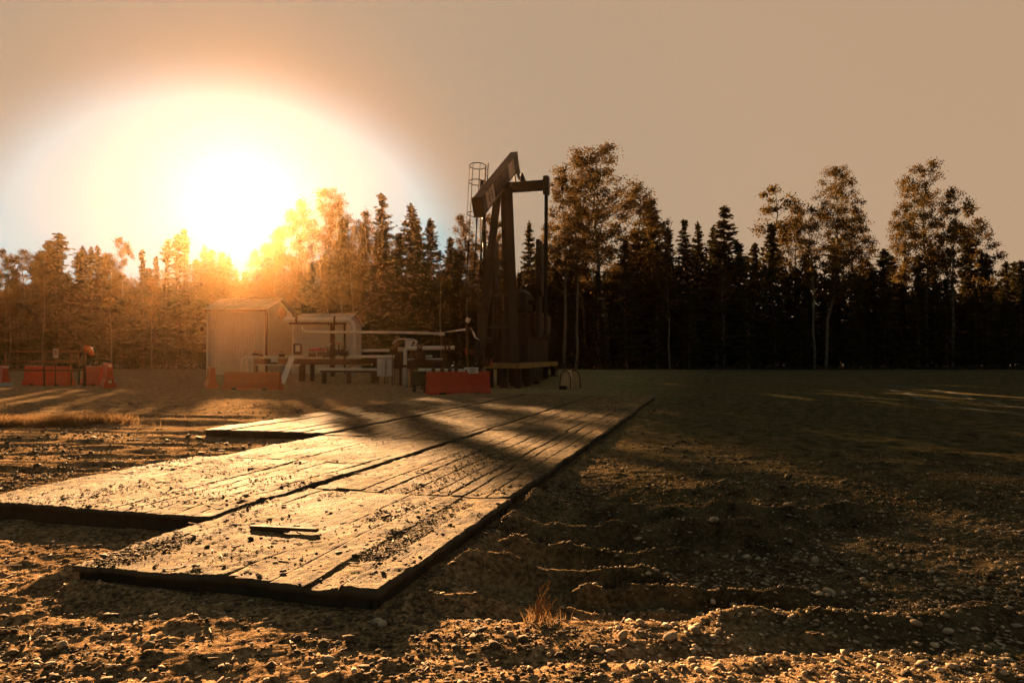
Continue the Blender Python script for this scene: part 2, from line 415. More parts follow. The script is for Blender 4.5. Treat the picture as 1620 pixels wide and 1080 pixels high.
def axis(lo, hi, core0, core1, step, grow):
    a = list(np.arange(core0, core1 + step / 2, step)); s = step
    while a[-1] < hi: s *= grow; a.append(a[-1] + s)
    s = step; b = []; q = core0
    while q > lo: s *= grow; q -= s; b.append(q)
    return np.array(b[::-1] + a)
GX = axis(-150, 150, -4.6, 5.0, .022, 1.045); GY = axis(-45, 108, 3.3, 9.5, .020, 1.020)
X, Y = np.meshgrid(GX, GY); Z = gz(X.ravel(), Y.ravel())
nx, ny = len(GX), len(GY); ii = np.arange(nx * ny).reshape(ny, nx)
FC = np.stack([ii[:-1, :-1], ii[:-1, 1:], ii[1:, 1:], ii[1:, :-1]], -1).reshape(-1, 4)
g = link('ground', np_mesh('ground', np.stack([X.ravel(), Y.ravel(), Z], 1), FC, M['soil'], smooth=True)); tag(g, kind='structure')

# muddy wheel track curving over the right field
tp_ = [(5, 58), (13.5, 55), (19.5, 46), (20.5, 38), (18.3, 31), (15.8, 24), (15.5, 19.5), (17, 14)]
def spl(q):
    q = np.clip(q, 0, len(tp_) - 1.001); k = int(q); f = q - k; p = [Vector(tp_[max(0, min(len(tp_) - 1, k + j))] ) for j in (-1, 0, 1, 2)]
    return .5 * (2 * p[1] + (p[2] - p[0]) * f + (2 * p[0] - 5 * p[1] + 4 * p[2] - p[3]) * f * f + (3 * p[1] - p[0] - 3 * p[2] + p[3]) * f ** 3)
for side in (0, 1):
    qs = np.linspace(0, len(tp_) - 1.01, 260); V = []; Fc = []
    for i, q in enumerate(qs):
        c = spl(q); d = (spl(min(q + .02, len(tp_) - 1.01)) - spl(max(0, q - .02))).normalized(); n_ = Vector((-d.y, d.x))
        for j, wv in enumerate((-.26, 0, .26)):
            e = c + n_ * (side * 1.9 - .95 + wv * (1 + .35 * vn(q * 9, j * 3.1 + side, 8)))
            V.append((e.x, e.y, gzf(e.x, e.y) + (.016 if j == 1 else -.012)))
        if i: Fc += [(3 * i - 3 + j, 3 * i - 2 + j, 3 * i + 1 + j, 3 * i + j) for j in (0, 1)]
    tag(link('track', np_mesh('track', V, Fc, M['mat_side'], smooth=True)), kind='structure')
# ------------------------------------------------------------------ mats
def matz(t, s, seed):
    cake = sst(-.15, .5, fbm(t * 1.4 + 3, s * .7, 3, 79)) * sst(12, 2, s)
    return .008 * fbm(t * 1.7, s * 1.1, 3, 70 + seed) + .004 * fbm(t * 9, s * 6, 3, 75, .6) + cake * (.008 + .010 * np.abs(fbm(t * 8, s * 6, 4, 82, .7)))
for mi, (t0, t1, s0, s1, top, lab) in enumerate(MATS):
    rng = np.random.RandomState(100 + mi)
    npl = round((t1 - t0) / .27); pws = rng.uniform(.7, 1.3, npl); pws *= (t1 - t0) / pws.sum(); pe = t0 + np.concatenate([[0], np.cumsum(pws)])
    near = s0 < 6
    dsx = .022 if near else .06; dsy = .022 if near else .09
    xs = []; kind = []; pl = []
    wide = {1: (1, 2, 3)}.get(mi, ())
    for p in range(npl):
        a = pe[p]; pw = pws[p]; g0 = .006 if rng.rand() < .55 else .012
        if p in wide or (p - 1) in wide: g0 = .02
        q = np.linspace(a + g0, a + pw - g0, max(3, int(pw / dsx)))
        if p > 0: xs.append(a); kind.append(-1); pl.append(p)
        for v in q: xs.append(v); kind.append(0); pl.append(p)
    xs = np.array(xs); kind = np.array(kind); pl = np.array(pl)
    ys = np.linspace(s0, s1, int((s1 - s0) / dsy) + 1)
    T, Sg = np.meshgrid(xs, ys); fr = (Sg - s0) / (s1 - s0)
    jo = rng.uniform(-.025, .03, npl); j2 = rng.uniform(-.03, .02, npl)
    Sg = Sg + jo[pl][None, :] * (1 - fr) ** 8 + j2[pl][None, :] * fr ** 8
    Te = T.copy()
    edge = .02 * vn(Sg * 3.0, Sg * 0 + mi, 5) + .012 * vn(Sg * 11, Sg * 0 + mi, 6)
    Te[:, 0] -= edge[:, 0] * 1.0; Te[:, -1] += edge[:, -1]
    dz = rng.uniform(-.006, .006, npl); warp = rng.uniform(-.008, .008, npl)
    Zt = top + dz[pl][None, :] + warp[pl][None, :] * (fr - .5) + matz(T, Sg, 0)
    gap = (kind < 0)
    fill = sst(-.55, .2, fbm(T * 1.3 + 5, Sg * .6, 2, 90 + mi))
    if wide: fill = fill * 0.0
    Zt[:, gap] = Zt[:, gap] - (.028 if wide else .016) * (1 - fill[:, gap] * .95)
    ny_, nx_ = T.shape; V = np.stack([-Te.ravel(), Sg.ravel(), Zt.ravel()], 1)
    ii = np.arange(nx_ * ny_).reshape(ny_, nx_)
    FC = np.stack([ii[:-1, :-1], ii[1:, :-1], ii[1:, 1:], ii[:-1, 1:]], -1).reshape(-1, 4)
    per = np.concatenate([ii[0, :], ii[1:, -1], ii[-1, -2::-1], ii[-2:0:-1, 0]])
    low = V[per].copy(); low[:, 2] = top - .045; lo2 = V[per].copy(); lo2[:, 2] = top - .05
    c = np.array([-(t0 + t1) / 2, (s0 + s1) / 2]); dirv = np.sign(lo2[:, :2] - c)
    lo2[:, 0] -= dirv[:, 0] * .03 * (np.abs(lo2[:, 0] - c[0]) > (t1 - t0) / 2 - .06); lo2[:, 1] -= dirv[:, 1] * .03 * (np.abs(lo2[:, 1] - c[1]) > (s1 - s0) / 2 - .08)
    lo3 = lo2.copy(); lo3[:, 2] = -.06
    n0 = len(V); n = len(per); V = np.concatenate([V, low, lo2, lo3]); fs = []
    L0 = per; L1 = np.arange(n) + n0; L2 = L1 + n; L3 = L2 + n
    for A, B in ((L0, L1), (L1, L2), (L2, L3)):
        fs.append(np.stack([A, B, np.roll(B, -1), np.roll(A, -1)], 1))
    FC = np.concatenate([FC] + fs)
    V[:, 0] -= -(t0 + t1) / 2; V[:, 1] -= (s0 + s1) / 2
    me = np_mesh('access_mat', V, FC, M['matwood'])
    me.materials.append(M['mat_side']); mi_ = np.zeros(len(FC), np.int32); mi_[-3 * n:] = 1; me.polygons.foreach_set('material_index', mi_)  # side faces darker: dirt, with the shade of the edges put into colour
    bmfix(me)
    o = link('access_mat', me); wpos = O + U * ((s0 + s1) / 2) - RT * ((t0 + t1) / 2)
    o.location = wpos; o.rotation_euler = (0, 0, MAT_ANG)
    tag(o, lab, 'access mat', 'timber access mats forming the road')
def mat_top(x, y):
    t, s = to_mat(x, y)
    for t0, t1, s0, s1, top, _ in MATS:
        if t0 < t < t1 and s0 < s < s1: return top + float(matz(np.array([t]), np.array([s]), 0)[0])
    return None

# ------------------------------------------------------------------ stones, gravel and clods
def ico(sub):
    b = bmesh.new(); bmesh.ops.create_icosphere(b, subdivisions=sub, radius=1.0)
    V = np.array([v.co[:] for v in b.verts]); Fc = np.array([[v.index for v in f.verts] for f in b.faces]); b.free(); return V, Fc
I1 = ico(1); I2 = ico(2)
def scatter(name, pts, sizes, mat, base, flat=.6, seed=1, jag=.22, sink=.25):
    rng = np.random.RandomState(seed); V0, F0 = base; n = len(pts); k = len(V0)
    V = np.repeat(V0[None], n, 0) * (1 + rng.uniform(-jag, jag, (n, k, 1)))
    sc3 = np.stack([rng.uniform(.75, 1.35, n), rng.uniform(.7, 1.1, n), rng.uniform(.6, 1.2, n) * flat], 1) * sizes[:, None]
    V = V * sc3[:, None, :]; a = rng.uniform(0, 6.28, n); ca, sa = np.cos(a)[:, None], np.sin(a)[:, None]
    tl = rng.uniform(-.35, .35, n)[:, None]
    Vx = V[..., 0] * ca - V[..., 1] * sa; Vy = V[..., 0] * sa + V[..., 1] * ca; Vz = V[..., 2] + Vx * tl
    W = np.stack([Vx + pts[:, 0:1], Vy + pts[:, 1:2], Vz + pts[:, 2:3] + (sc3[:, 2] * (1 - 2 * sink))[:, None]], -1).reshape(-1, 3)
    FC = (F0[None] + (np.arange(n) * k)[:, None, None]).reshape(-1, 3)
    return link(name, np_mesh(name, W, FC, mat, smooth=(base is I2)))
rng = np.random.RandomState(3)
def onmat_mask(x, y):
    t, s = to_mat(x, y); k = np.zeros(len(x), bool)
    for t0, t1, s0, s1, *_ in MATS: k |= (t > t0 - .03) & (t < t1 + .03) & (s > s0 - .04) & (s < s1 + .03)
    return k
def ground_pts(n, xr, yr, wfun):
    out = []
    while sum(len(o) for o in out) < n:
        y = yr[0] + (yr[1] - yr[0]) * rng.rand(4000) ** 1.6; x = xr[0] + (xr[1] - xr[0]) * rng.rand(4000)
        k = (np.abs(x) < y * .85 + .4) & (rng.rand(4000) < wfun(x, y)) & ~onmat_mask(x, y)
        out.append(np.stack([x[k], y[k]], 1))
    p = np.concatenate(out)[:n]; return np.column_stack([p, gz(p[:, 0], p[:, 1])])
wg = lambda x, y: np.clip(.10 + .9 * sst(.2, 1.2, x) * sst(9.5, 5.5, y) + .35 * sst(.1, .6, fbm(x, y, 2, 88)), 0, 1)
p = ground_pts(13000, (-7, 8), (3.2, 11), wg)
tag(scatter('gravel', p, rng.gamma(1.7, .0042, len(p)) + .003, M['stone'], I1, .55, 5), kind='stuff')
wc = lambda x, y: np.clip(.15 + .85 * sst(-.1, .5, fbm(x * 1.1 + 4, y * 1.1, 3, 97)), 0, 1) * np.where((x < .6) | (y > 4.9), 1, .35)
p = ground_pts(26000, (-9, 7), (3.2, 12), wc)
tag(scatter('soil_clods', p, rng.gamma(1.3, .0045, len(p)) + .003, M['clod'], I1, .5, 6, .42), kind='stuff')
r5 = np.random.RandomState(77); n = 30000
yy = 8 + 17 * r5.rand(n) ** 1.4; xx = r5.uniform(-1, .6, n) * yy * .8; k = ~onmat_mask(xx, yy) & (r5.rand(n) < np.clip(.2 + .8 * sst(-.1, .5, fbm(xx * .8, yy * 1.6, 3, 98)), 0, 1) * np.where(xx > 1, .35, 1))
p = np.column_stack([xx[k], yy[k], gz(xx[k], yy[k])])
tag(scatter('field_clods', p, r5.gamma(1.4, .009, len(p)) + .006, M['clod'], I1, .45, 16, .42), kind='stuff')
# mud clods lying on the mats
def mat_pts(n, mi, bias):
    t0, t1, s0, s1, top, _ = MATS[mi]; out = []
    while sum(map(len, out)) < n:
        t = rng.uniform(t0 + .03, t1 - .03, 3000); s = rng.uniform(s0 + .03, s1 - .03, 3000)
        k = rng.rand(3000) < np.clip(.06 + .94 * sst(-.1, .5, fbm(t * 2.2, s * .9, 3, 120 + mi)), 0, 1) * bias(t, s)
        out.append(np.stack([t[k], s[k]], 1))
    q = np.concatenate(out)[:n]; z = top + matz(q[:, 0], q[:, 1], 0)
    x = O.x - RT.x * q[:, 0] + U.x * q[:, 1]; y = O.y - RT.y * q[:, 0] + U.y * q[:, 1]
    return np.column_stack([x, y, z])
pp = [mat_pts(5000, 0, lambda t, s: sst(3.4, .2, s) * .85 + .15), mat_pts(2200, 4, lambda t, s: 1 + 0 * t), mat_pts(2200, 1, lambda t, s: sst(9, 3, s)),
      mat_pts(300, 5, lambda t, s: 1 + 0 * t), mat_pts(350, 9, lambda t, s: 1 + 0 * t), mat_pts(300, 6, lambda t, s: 1 + 0 * t)]
p = np.concatenate(pp)
tag(scatter('mud_clods', p, rng.gamma(1.1, .0040, len(p)) + .002, M['clod'], I1, .45, 8, .35, .15), kind='stuff')
r6 = np.random.RandomState(55)
def sticks(n, xr, yr, on, seed):
    r = np.random.RandomState(seed); V = []; Fc = []; k = 0
    while k < n:
        y = r.uniform(*yr); x = r.uniform(*xr)
        if abs(x) > y * .8: continue
        zt = mat_top(x, y)
        if on and zt is None: continue
        if not on and (zt is not None or onmat_mask(np.array([x]), np.array([y]))[0]): continue
        z = (zt if on else gzf(x, y)) + .006; L = min(.09, r.gamma(2, .014) + .01); a = r.uniform(0, 6.28); w_ = r.uniform(.0015, .005); tz = r.uniform(-.1, .08) * L
        m = MB(); m.beam((x - math.cos(a) * L, y - math.sin(a) * L, z - tz * .3), (x + math.cos(a) * L, y + math.sin(a) * L, z + tz), w_ * 2, w_ * 1.4)
        b = len(V); V += m.v; Fc += [tuple(i + b for i in f) for f in m.f]; k += 1
    return V, Fc
V1, F1 = sticks(420, (-5, 1.5), (4.4, 11), True, 1); V2, F2 = sticks(700, (-5, 5), (3.4, 8), False, 2)
tag(link('wood_chips', np_mesh('wood_chips', V1 + V2, F1 + [tuple(i + len(V1) for i in f) for f in F2], M['old_wood'])), kind='stuff')
# individual larger stones (pixel, size px) bottom right
big = [(1045, 640 + 330, 9), (1060, 1010, 13), (985, 1008, 12), (943, 1030, 10), (968, 1034, 11), (1100, 1028, 8), (1128, 1010, 8), (1128, 958, 8), (1110, 965, 7), (905, 978, 8),
       (882, 972, 8), (808, 1006, 9), (830, 1012, 7), (868, 1038, 7), (595, 985, 12), (605, 990, 10), (1235, 938, 9), (1312, 937, 11), (1366, 962, 10), (1450, 982, 11), (1499, 980, 10), (1430, 1100 - 20, 8),
       (1190, 1032, 8), (1180, 880, 7), (1130, 865, 9), (1157, 842, 7), (1200, 1045, 9), (1580, 892, 8), (1020, 1055, 8), (740, 1060, 9), (520, 1044, 10), (98, 1024, 12), (80, 1050, 9), (1330, 905, 7), (1410, 898, 8), (1250, 868, 7)]
for k, (px, py, s) in enumerate(big):
    D = CZ * F / (py - HY)
    x = (px - CX) / F * D
    for _ in range(3):
        z = gzf(x, D); D = (CZ - z) * F / (py - HY); x = (px - CX) / F * D
    r = s * D / F * .85
    o = scatter('stone', np.array([[0, 0, 0.]]), np.array([r]), M['stone'], I2, .62, 200 + k, .07, .22)
    o.location = (x, D, gzf(x, D))
    tag(o, 'rounded fist sized stone lying loose in the churned dirt in front of the mats', 'stone', 'rounded stones in the foreground dirt')

# loose plank on the nearest mat
a = P(396, 832, 1); 
def onplane(px, py, z):
    D = (CZ - z) * F / (py - HY); return Vector(((px - CX) / F * D, D, z))
m = MB(); A = onplane(397, 833, .145); B = onplane(502, 838, .15)
m.beam(A, B, .045, .03); m.beam(A + Vector((.08, -.03, -.012)), A + (B - A) * .6 + Vector((0, -.05, -.01)), .04, .02)
tag(m.build('wood_stake', M['old_wood'], loc=A), 'broken dark wooden stake lying across the nearest mat', 'wooden stake')

# ------------------------------------------------------------------ dry weeds
def blades(pts, hgt, wid, seed, lean=.25):
    r = np.random.RandomState(seed); n = len(pts); a = r.uniform(0, 6.28, n); h = hgt * r.uniform(.5, 1.2, n); w_ = wid * r.uniform(.6, 1.3, n)
    lx = r.normal(0, lean, n) * h; ly = r.normal(0, lean, n) * h
    dx, dy = np.cos(a) * w_, np.sin(a) * w_
    b0 = pts - np.stack([dx, dy, 0 * dx], 1); b1 = pts + np.stack([dx, dy, 0 * dx], 1)
    mid = pts + np.stack([lx * .35, ly * .35, h * .6], 1); m0 = mid - np.stack([dx, dy, 0 * dx], 1) * .6; m1 = mid + np.stack([dx, dy, 0 * dx], 1) * .6
    tip = pts + np.stack([lx, ly, h], 1); t0 = tip - np.stack([dx, dy, 0 * dx], 1) * .1; t1 = tip + np.stack([dx, dy, 0 * dx], 1) * .1
    V = np.stack([b0, b1, m0, m1, t0, t1], 1).reshape(-1, 3); k = (np.arange(n) * 6)[:, None]
    return V, np.concatenate([k + [0, 1, 3, 2], k + [2, 3, 5, 4]])
base = onplane(858, 985, 0.0); base.z = gzf(base.x, base.y)
root = empty('dry_weed', base, 'tall straw coloured weed stalks standing alone in front of the mats', 'weed')
for k, (tx, ty) in enumerate(((872, 918), (858, 925), (868, 945), (850, 950), (862, 960), (878, 948), (846, 962))):
    m = MB(); e = P(tx, ty, base.y + random.uniform(-.1, .1)); st = base + Vector((random.uniform(-.05, .03), random.uniform(-.05, .05), 0)); pts = [st, st.lerp(e, .5) + Vector((random.uniform(-.02, .02), 0, .01)), e]
    m.tube(pts, [.004, .003, .0015], 5)
    for q in range(7):
        f = .45 + .55 * q / 7; c = st.lerp(e, f); d = Vector((random.uniform(-1, 1), random.uniform(-1, 1), random.uniform(.6, 1.6))).normalized() * random.uniform(.02, .05)
        m.tube([c, c + d * .6, c + d], [.0015, .004, .001], 5)
    m.build('stalk', M['straw'], root)
r = np.random.RandomState(4); pts = np.column_stack([base.x + r.normal(0, .07, 90), base.y + r.normal(0, .06, 90), np.full(90, base.z) - .01]) - np.array(base)
V, Fc = blades(pts, .08, .003, 5, .5); link('leaf_tuft', np_mesh('leaf_tuft', V, Fc, M['straw']), root)
# dried grass strip on the left
r = np.random.RandomState(9); n = 9000
xx = r.uniform(-16, -8.3, n); yy = 16.9 + (xx + 12) * .02 + r.normal(0, .42, n) + .5 * vn(xx * .5, xx * 0, 7); k = (fbm(xx * .7, yy * .7, 2, 9) > -.35) & (r.rand(n) < sst(-8.3, -10.5, xx) + .2)
pts = np.column_stack([xx[k], yy[k], gz(xx[k], yy[k])])
V, Fc = blades(pts, .24, .012, 10, .5); tag(link('dry_grass', np_mesh('dry_grass', V, Fc, M['straw'])), kind='stuff')
# short weeds scattered over the field
n = 16000; yy = 8 + 46 * r.rand(n) ** 1.3; xx = r.uniform(-1, 1, n) * yy * .85; k = ~onmat_mask(xx, yy) & (fbm(xx * .35, yy * .35, 3, 14) + .25 * sst(-3, 4, xx) > .28)
pts = np.column_stack([xx[k], yy[k], gz(xx[k], yy[k])]); V, Fc = blades(pts, .055, .008, 12, .9)
tag(link('field_weeds', np_mesh('field_weeds', V, Fc, M['leaves'])), kind='stuff')

# ------------------------------------------------------------------ trees
def tri_tube(pts, rad, n=6):
    m = MB(); m.tube(pts, rad, n); return m
def quads(c, d1, d2):
    V = np.stack([c - d1 - d2 * .6, c + d1 * .1 - d2, c + d1, c - d1 * .1 + d2], 1).reshape(-1, 3)
    k = (np.arange(len(c)) * 4)[:, None]; return V, k + np.arange(4)[None]
def unit(v): return v / (np.linalg.norm(v, axis=1, keepdims=True) + 1e-9)
def spruce_mesh(h, Rb, seed, club=False, z0=.08, dens=1.0, shape=1.0):
    r = np.random.RandomState(seed); C = []; D1 = []; D2 = []
    zz = h * z0
    bl = []
    while zz < h * .985:
        f = (zz / h - z0) / (1 - z0)
        prof = (1 - f) ** shape * (1 - .35 * math.exp(-f * 9))
        if club: prof = .55 * (1 - f) ** .45 + (.35 * math.exp(-((f - .88) / .07) ** 2)) + .35 * (1 - f)
        L = Rb * prof + .12
        for q in range(r.randint(5, 8)):
            az = r.uniform(0, 6.28); l = L * r.uniform(.55, 1.2); 
            if r.rand() < .1: l *= .4
            dro = -.25 + .45 * f + r.uniform(-.12, .12)
            bl.append((zz + r.uniform(-.1, .1), az, l, dro))
        zz += r.uniform(.16, .30) * (1.2 if h > 14 else 1)
    for z, az, l, dro in bl:
        n = max(3, int(l / .115 * dens)); u = (np.arange(n) + r.rand(n)) / n; u = .1 + .9 * u
        dir_ = np.array([math.cos(az), math.sin(az), 0]); sd = np.array([-math.sin(az), math.cos(az), 0])
        c = dir_[None] * (u * l)[:, None]; c[:, 2] = z + dro * u * l + .12 * l * u ** 3
        for rep in range(2):
            cc = c + r.normal(0, .05, (n, 3)) + sd[None] * (r.uniform(-.32, .32, n) * l * u * .55)[:, None]
            s = r.uniform(.12, .30, n) * (1 - .3 * u)
            d1 = unit(dir_[None] * r.uniform(.4, 1, n)[:, None] + sd[None] * r.uniform(-.9, .9, n)[:, None] + np.array([0, 0, 1])[None] * r.uniform(-.55, .35, n)[:, None])
            d2 = unit(np.cross(d1, r.normal(0, 1, (n, 3))))
            C.append(cc); D1.append(d1 * s[:, None]); D2.append(d2 * (s * r.uniform(.3, .55, n))[:, None])
    n = 40; zc = np.linspace(h * .9, h, n); cc = np.column_stack([r.normal(0, .04, n), r.normal(0, .04, n), zc])
    d1 = unit(np.column_stack([r.normal(0, .5, n), r.normal(0, .5, n), np.ones(n)])) * .13; d2 = unit(np.cross(d1, r.normal(0, 1, (n, 3)))) * .06
    C.append(cc); D1.append(d1); D2.append(d2)
    V, Fc = quads(np.concatenate(C), np.concatenate(D1), np.concatenate(D2))
    crown = np_mesh('spruce_crown', V, Fc, M['needles'])
    tr = tri_tube([(0, 0, -.3), (r.uniform(-.05, .05), 0, h * .5), (0, 0, h * .97)], [h * .011 + .03, h * .008, .015])
    me = bpy.data.meshes.new('spruce_trunk'); me.from_pydata(tr.v, [], tr.f); me.materials.append(M['bark'])
    return me, crown
def aspen_mesh(h, Rc, z0, seed, prof, dens=1.0, leafs=.066, lean=.0):
    r = np.random.RandomState(seed); m = MB()
    wob = [Vector((0, 0, -.3))]; x = y = 0
    for k in range(1, 9):
        x += r.normal(lean * h / 8, .008 * h); y += r.normal(0, .008 * h); wob.append(Vector((x, y, h * k / 8 * .97)))
    rad = [h * .0095 * (1 - .93 * k / 8) + .012 for k in range(9)]
    m.tube(wob, rad, 7)
    def tp(z):
        q = max(0, min(7.999, z / (h * .97) * 8)); k = int(q); return wob[k].lerp(wob[k + 1], q - k)
    cl = []
    nl = int(30 * dens)
    for i in range(nl):
        f = (i + r.rand()) / nl; z = h * (z0 + (1 - z0) * f * .97); az = r.uniform(0, 6.28); L = Rc * prof(f) * r.uniform(.65, 1.15) + .2
        st = tp(z - min(L * .45, h * .1)); up = r.uniform(.35, .8) + .5 * f
        d = Vector((math.cos(az), math.sin(az), up)).normalized(); e = st + d * L * 1.15
        mid = st.lerp(e, .5) + Vector((0, 0, -.06 * L)) + Vector(r.normal(0, .06, 3)) * L
        m.tube([st, mid, e], [max(.012, L * .018), .012 + L * .006, .008], 4, cap=False)
        cl.append((e, .5, 1))
        ns = max(2, int(L * 1.9))
        for q in range(ns):
            g_ = r.uniform(.3, 1.0); b = st.lerp(mid, g_ * 2) if g_ < .5 else mid.lerp(e, g_ * 2 - 1)
            dd = Vector((r.normal(0, 1), r.normal(0, 1), r.normal(.35, .6))).normalized(); l2 = L * r.uniform(.18, .4) + .15
            e2 = b + dd * l2; m.tube([b, e2], [.012, .006], 3, cap=False)
            cl.append((e2, .45, 1)); 
            if r.rand() < .5: cl.append((b.lerp(e2, .5), .35, .6))
    C = []; 
    for c, rr, wgt in cl:
        n = int(70 * wgt * r.uniform(.5, 1.3)); rr *= r.uniform(.6, 1.25) * (h / 18) ** .3
        C.append(np.array(c)[None] + r.normal(0, rr * .55, (n, 3)) * np.array([1, 1, .75]))
    C = np.concatenate(C); n = len(C); s = leafs * r.uniform(.7, 1.5, n)
    d1 = unit(r.normal(0, 1, (n, 3))); d2 = unit(np.cross(d1, r.normal(0, 1, (n, 3))))
    V, Fc = quads(C, d1 * s[:, None], d2 * (s * .8)[:, None])
    crown = np_mesh('aspen_crown', V, Fc, M['leaves'])
    me = bpy.data.meshes.new('aspen_trunk'); me.from_pydata(m.v, [], m.f); me.materials.append(M['aspen_bark'])
    return me, crown
SPR = {'w': [spruce_mesh(15, 2.3, 300 + k, shape=.85, dens=1.25) for k in range(5)],          # broad
       'n': [spruce_mesh(12, 1.05, 320 + k, shape=.75) for k in range(5)],         # narrow
       'c': [spruce_mesh(12, .85, 340 + k, club=True) for k in range(5)],          # club-topped black spruce
       }
HS = {'w': 15., 'n': 12., 'c': 12.}
rnd = lambda f: (math.sin(math.pi * min(1, .12 + f * .85)) ** .7)
con = lambda f: (1 - f) ** .7 * .9 + .15
ASP = {'r': [aspen_mesh(20, 3.4, .38, 400 + k, rnd, 1.5) for k in range(3)],       # round crowned poplar
       'a': [aspen_mesh(16, 2.3, .42, 420 + k, con) for k in range(4)],            # conical aspen
       't': [aspen_mesh(13, 1.3, .55, 440 + k, rnd, .55) for k in range(3)]}       # thin aspen
HA = {'r': 20., 'a': 16., 't': 13.}
def tree(kind, px, ytop, D, label, group=None, wpx=None, seed=None):
    rr = random.Random(seed if seed is not None else px * 7 + int(D * 3))
    isS = kind in SPR; H0 = (HS if isS else HA)[kind]; pr = rr.choice((SPR if isS else ASP)[kind])
    x = (px - CX) / F * D; z0 = gzf(x, D); top = CZ + (HY - ytop) / F * D; h = top - z0
    o = empty('spruce_tree' if isS else 'aspen_tree', (x, D, z0), label, 'spruce' if isS else 'aspen', group)
    s = h / H0; R0 = {'w': 1.75, 'n': .85, 'c': .7, 'r': 3.4, 'a': 2.3, 't': 1.3}[kind]
    sx = s if wpx is None else (wpx / F * D / 2) / (R0 * (.78 if isS else .95))
    if wpx is None: sx *= rr.uniform(1.25, 1.8)
    o.rotation_euler = (R(rr.uniform(-1.5, 1.5)), R(rr.uniform(-1.5, 1.5)), rr.uniform(0, 6.28)); o.scale = (sx, sx, s)
    a = link('trunk', pr[0], o); b = link('crown', pr[1], o)
    return o
GW = 'trees in the forest wall behind the well site'
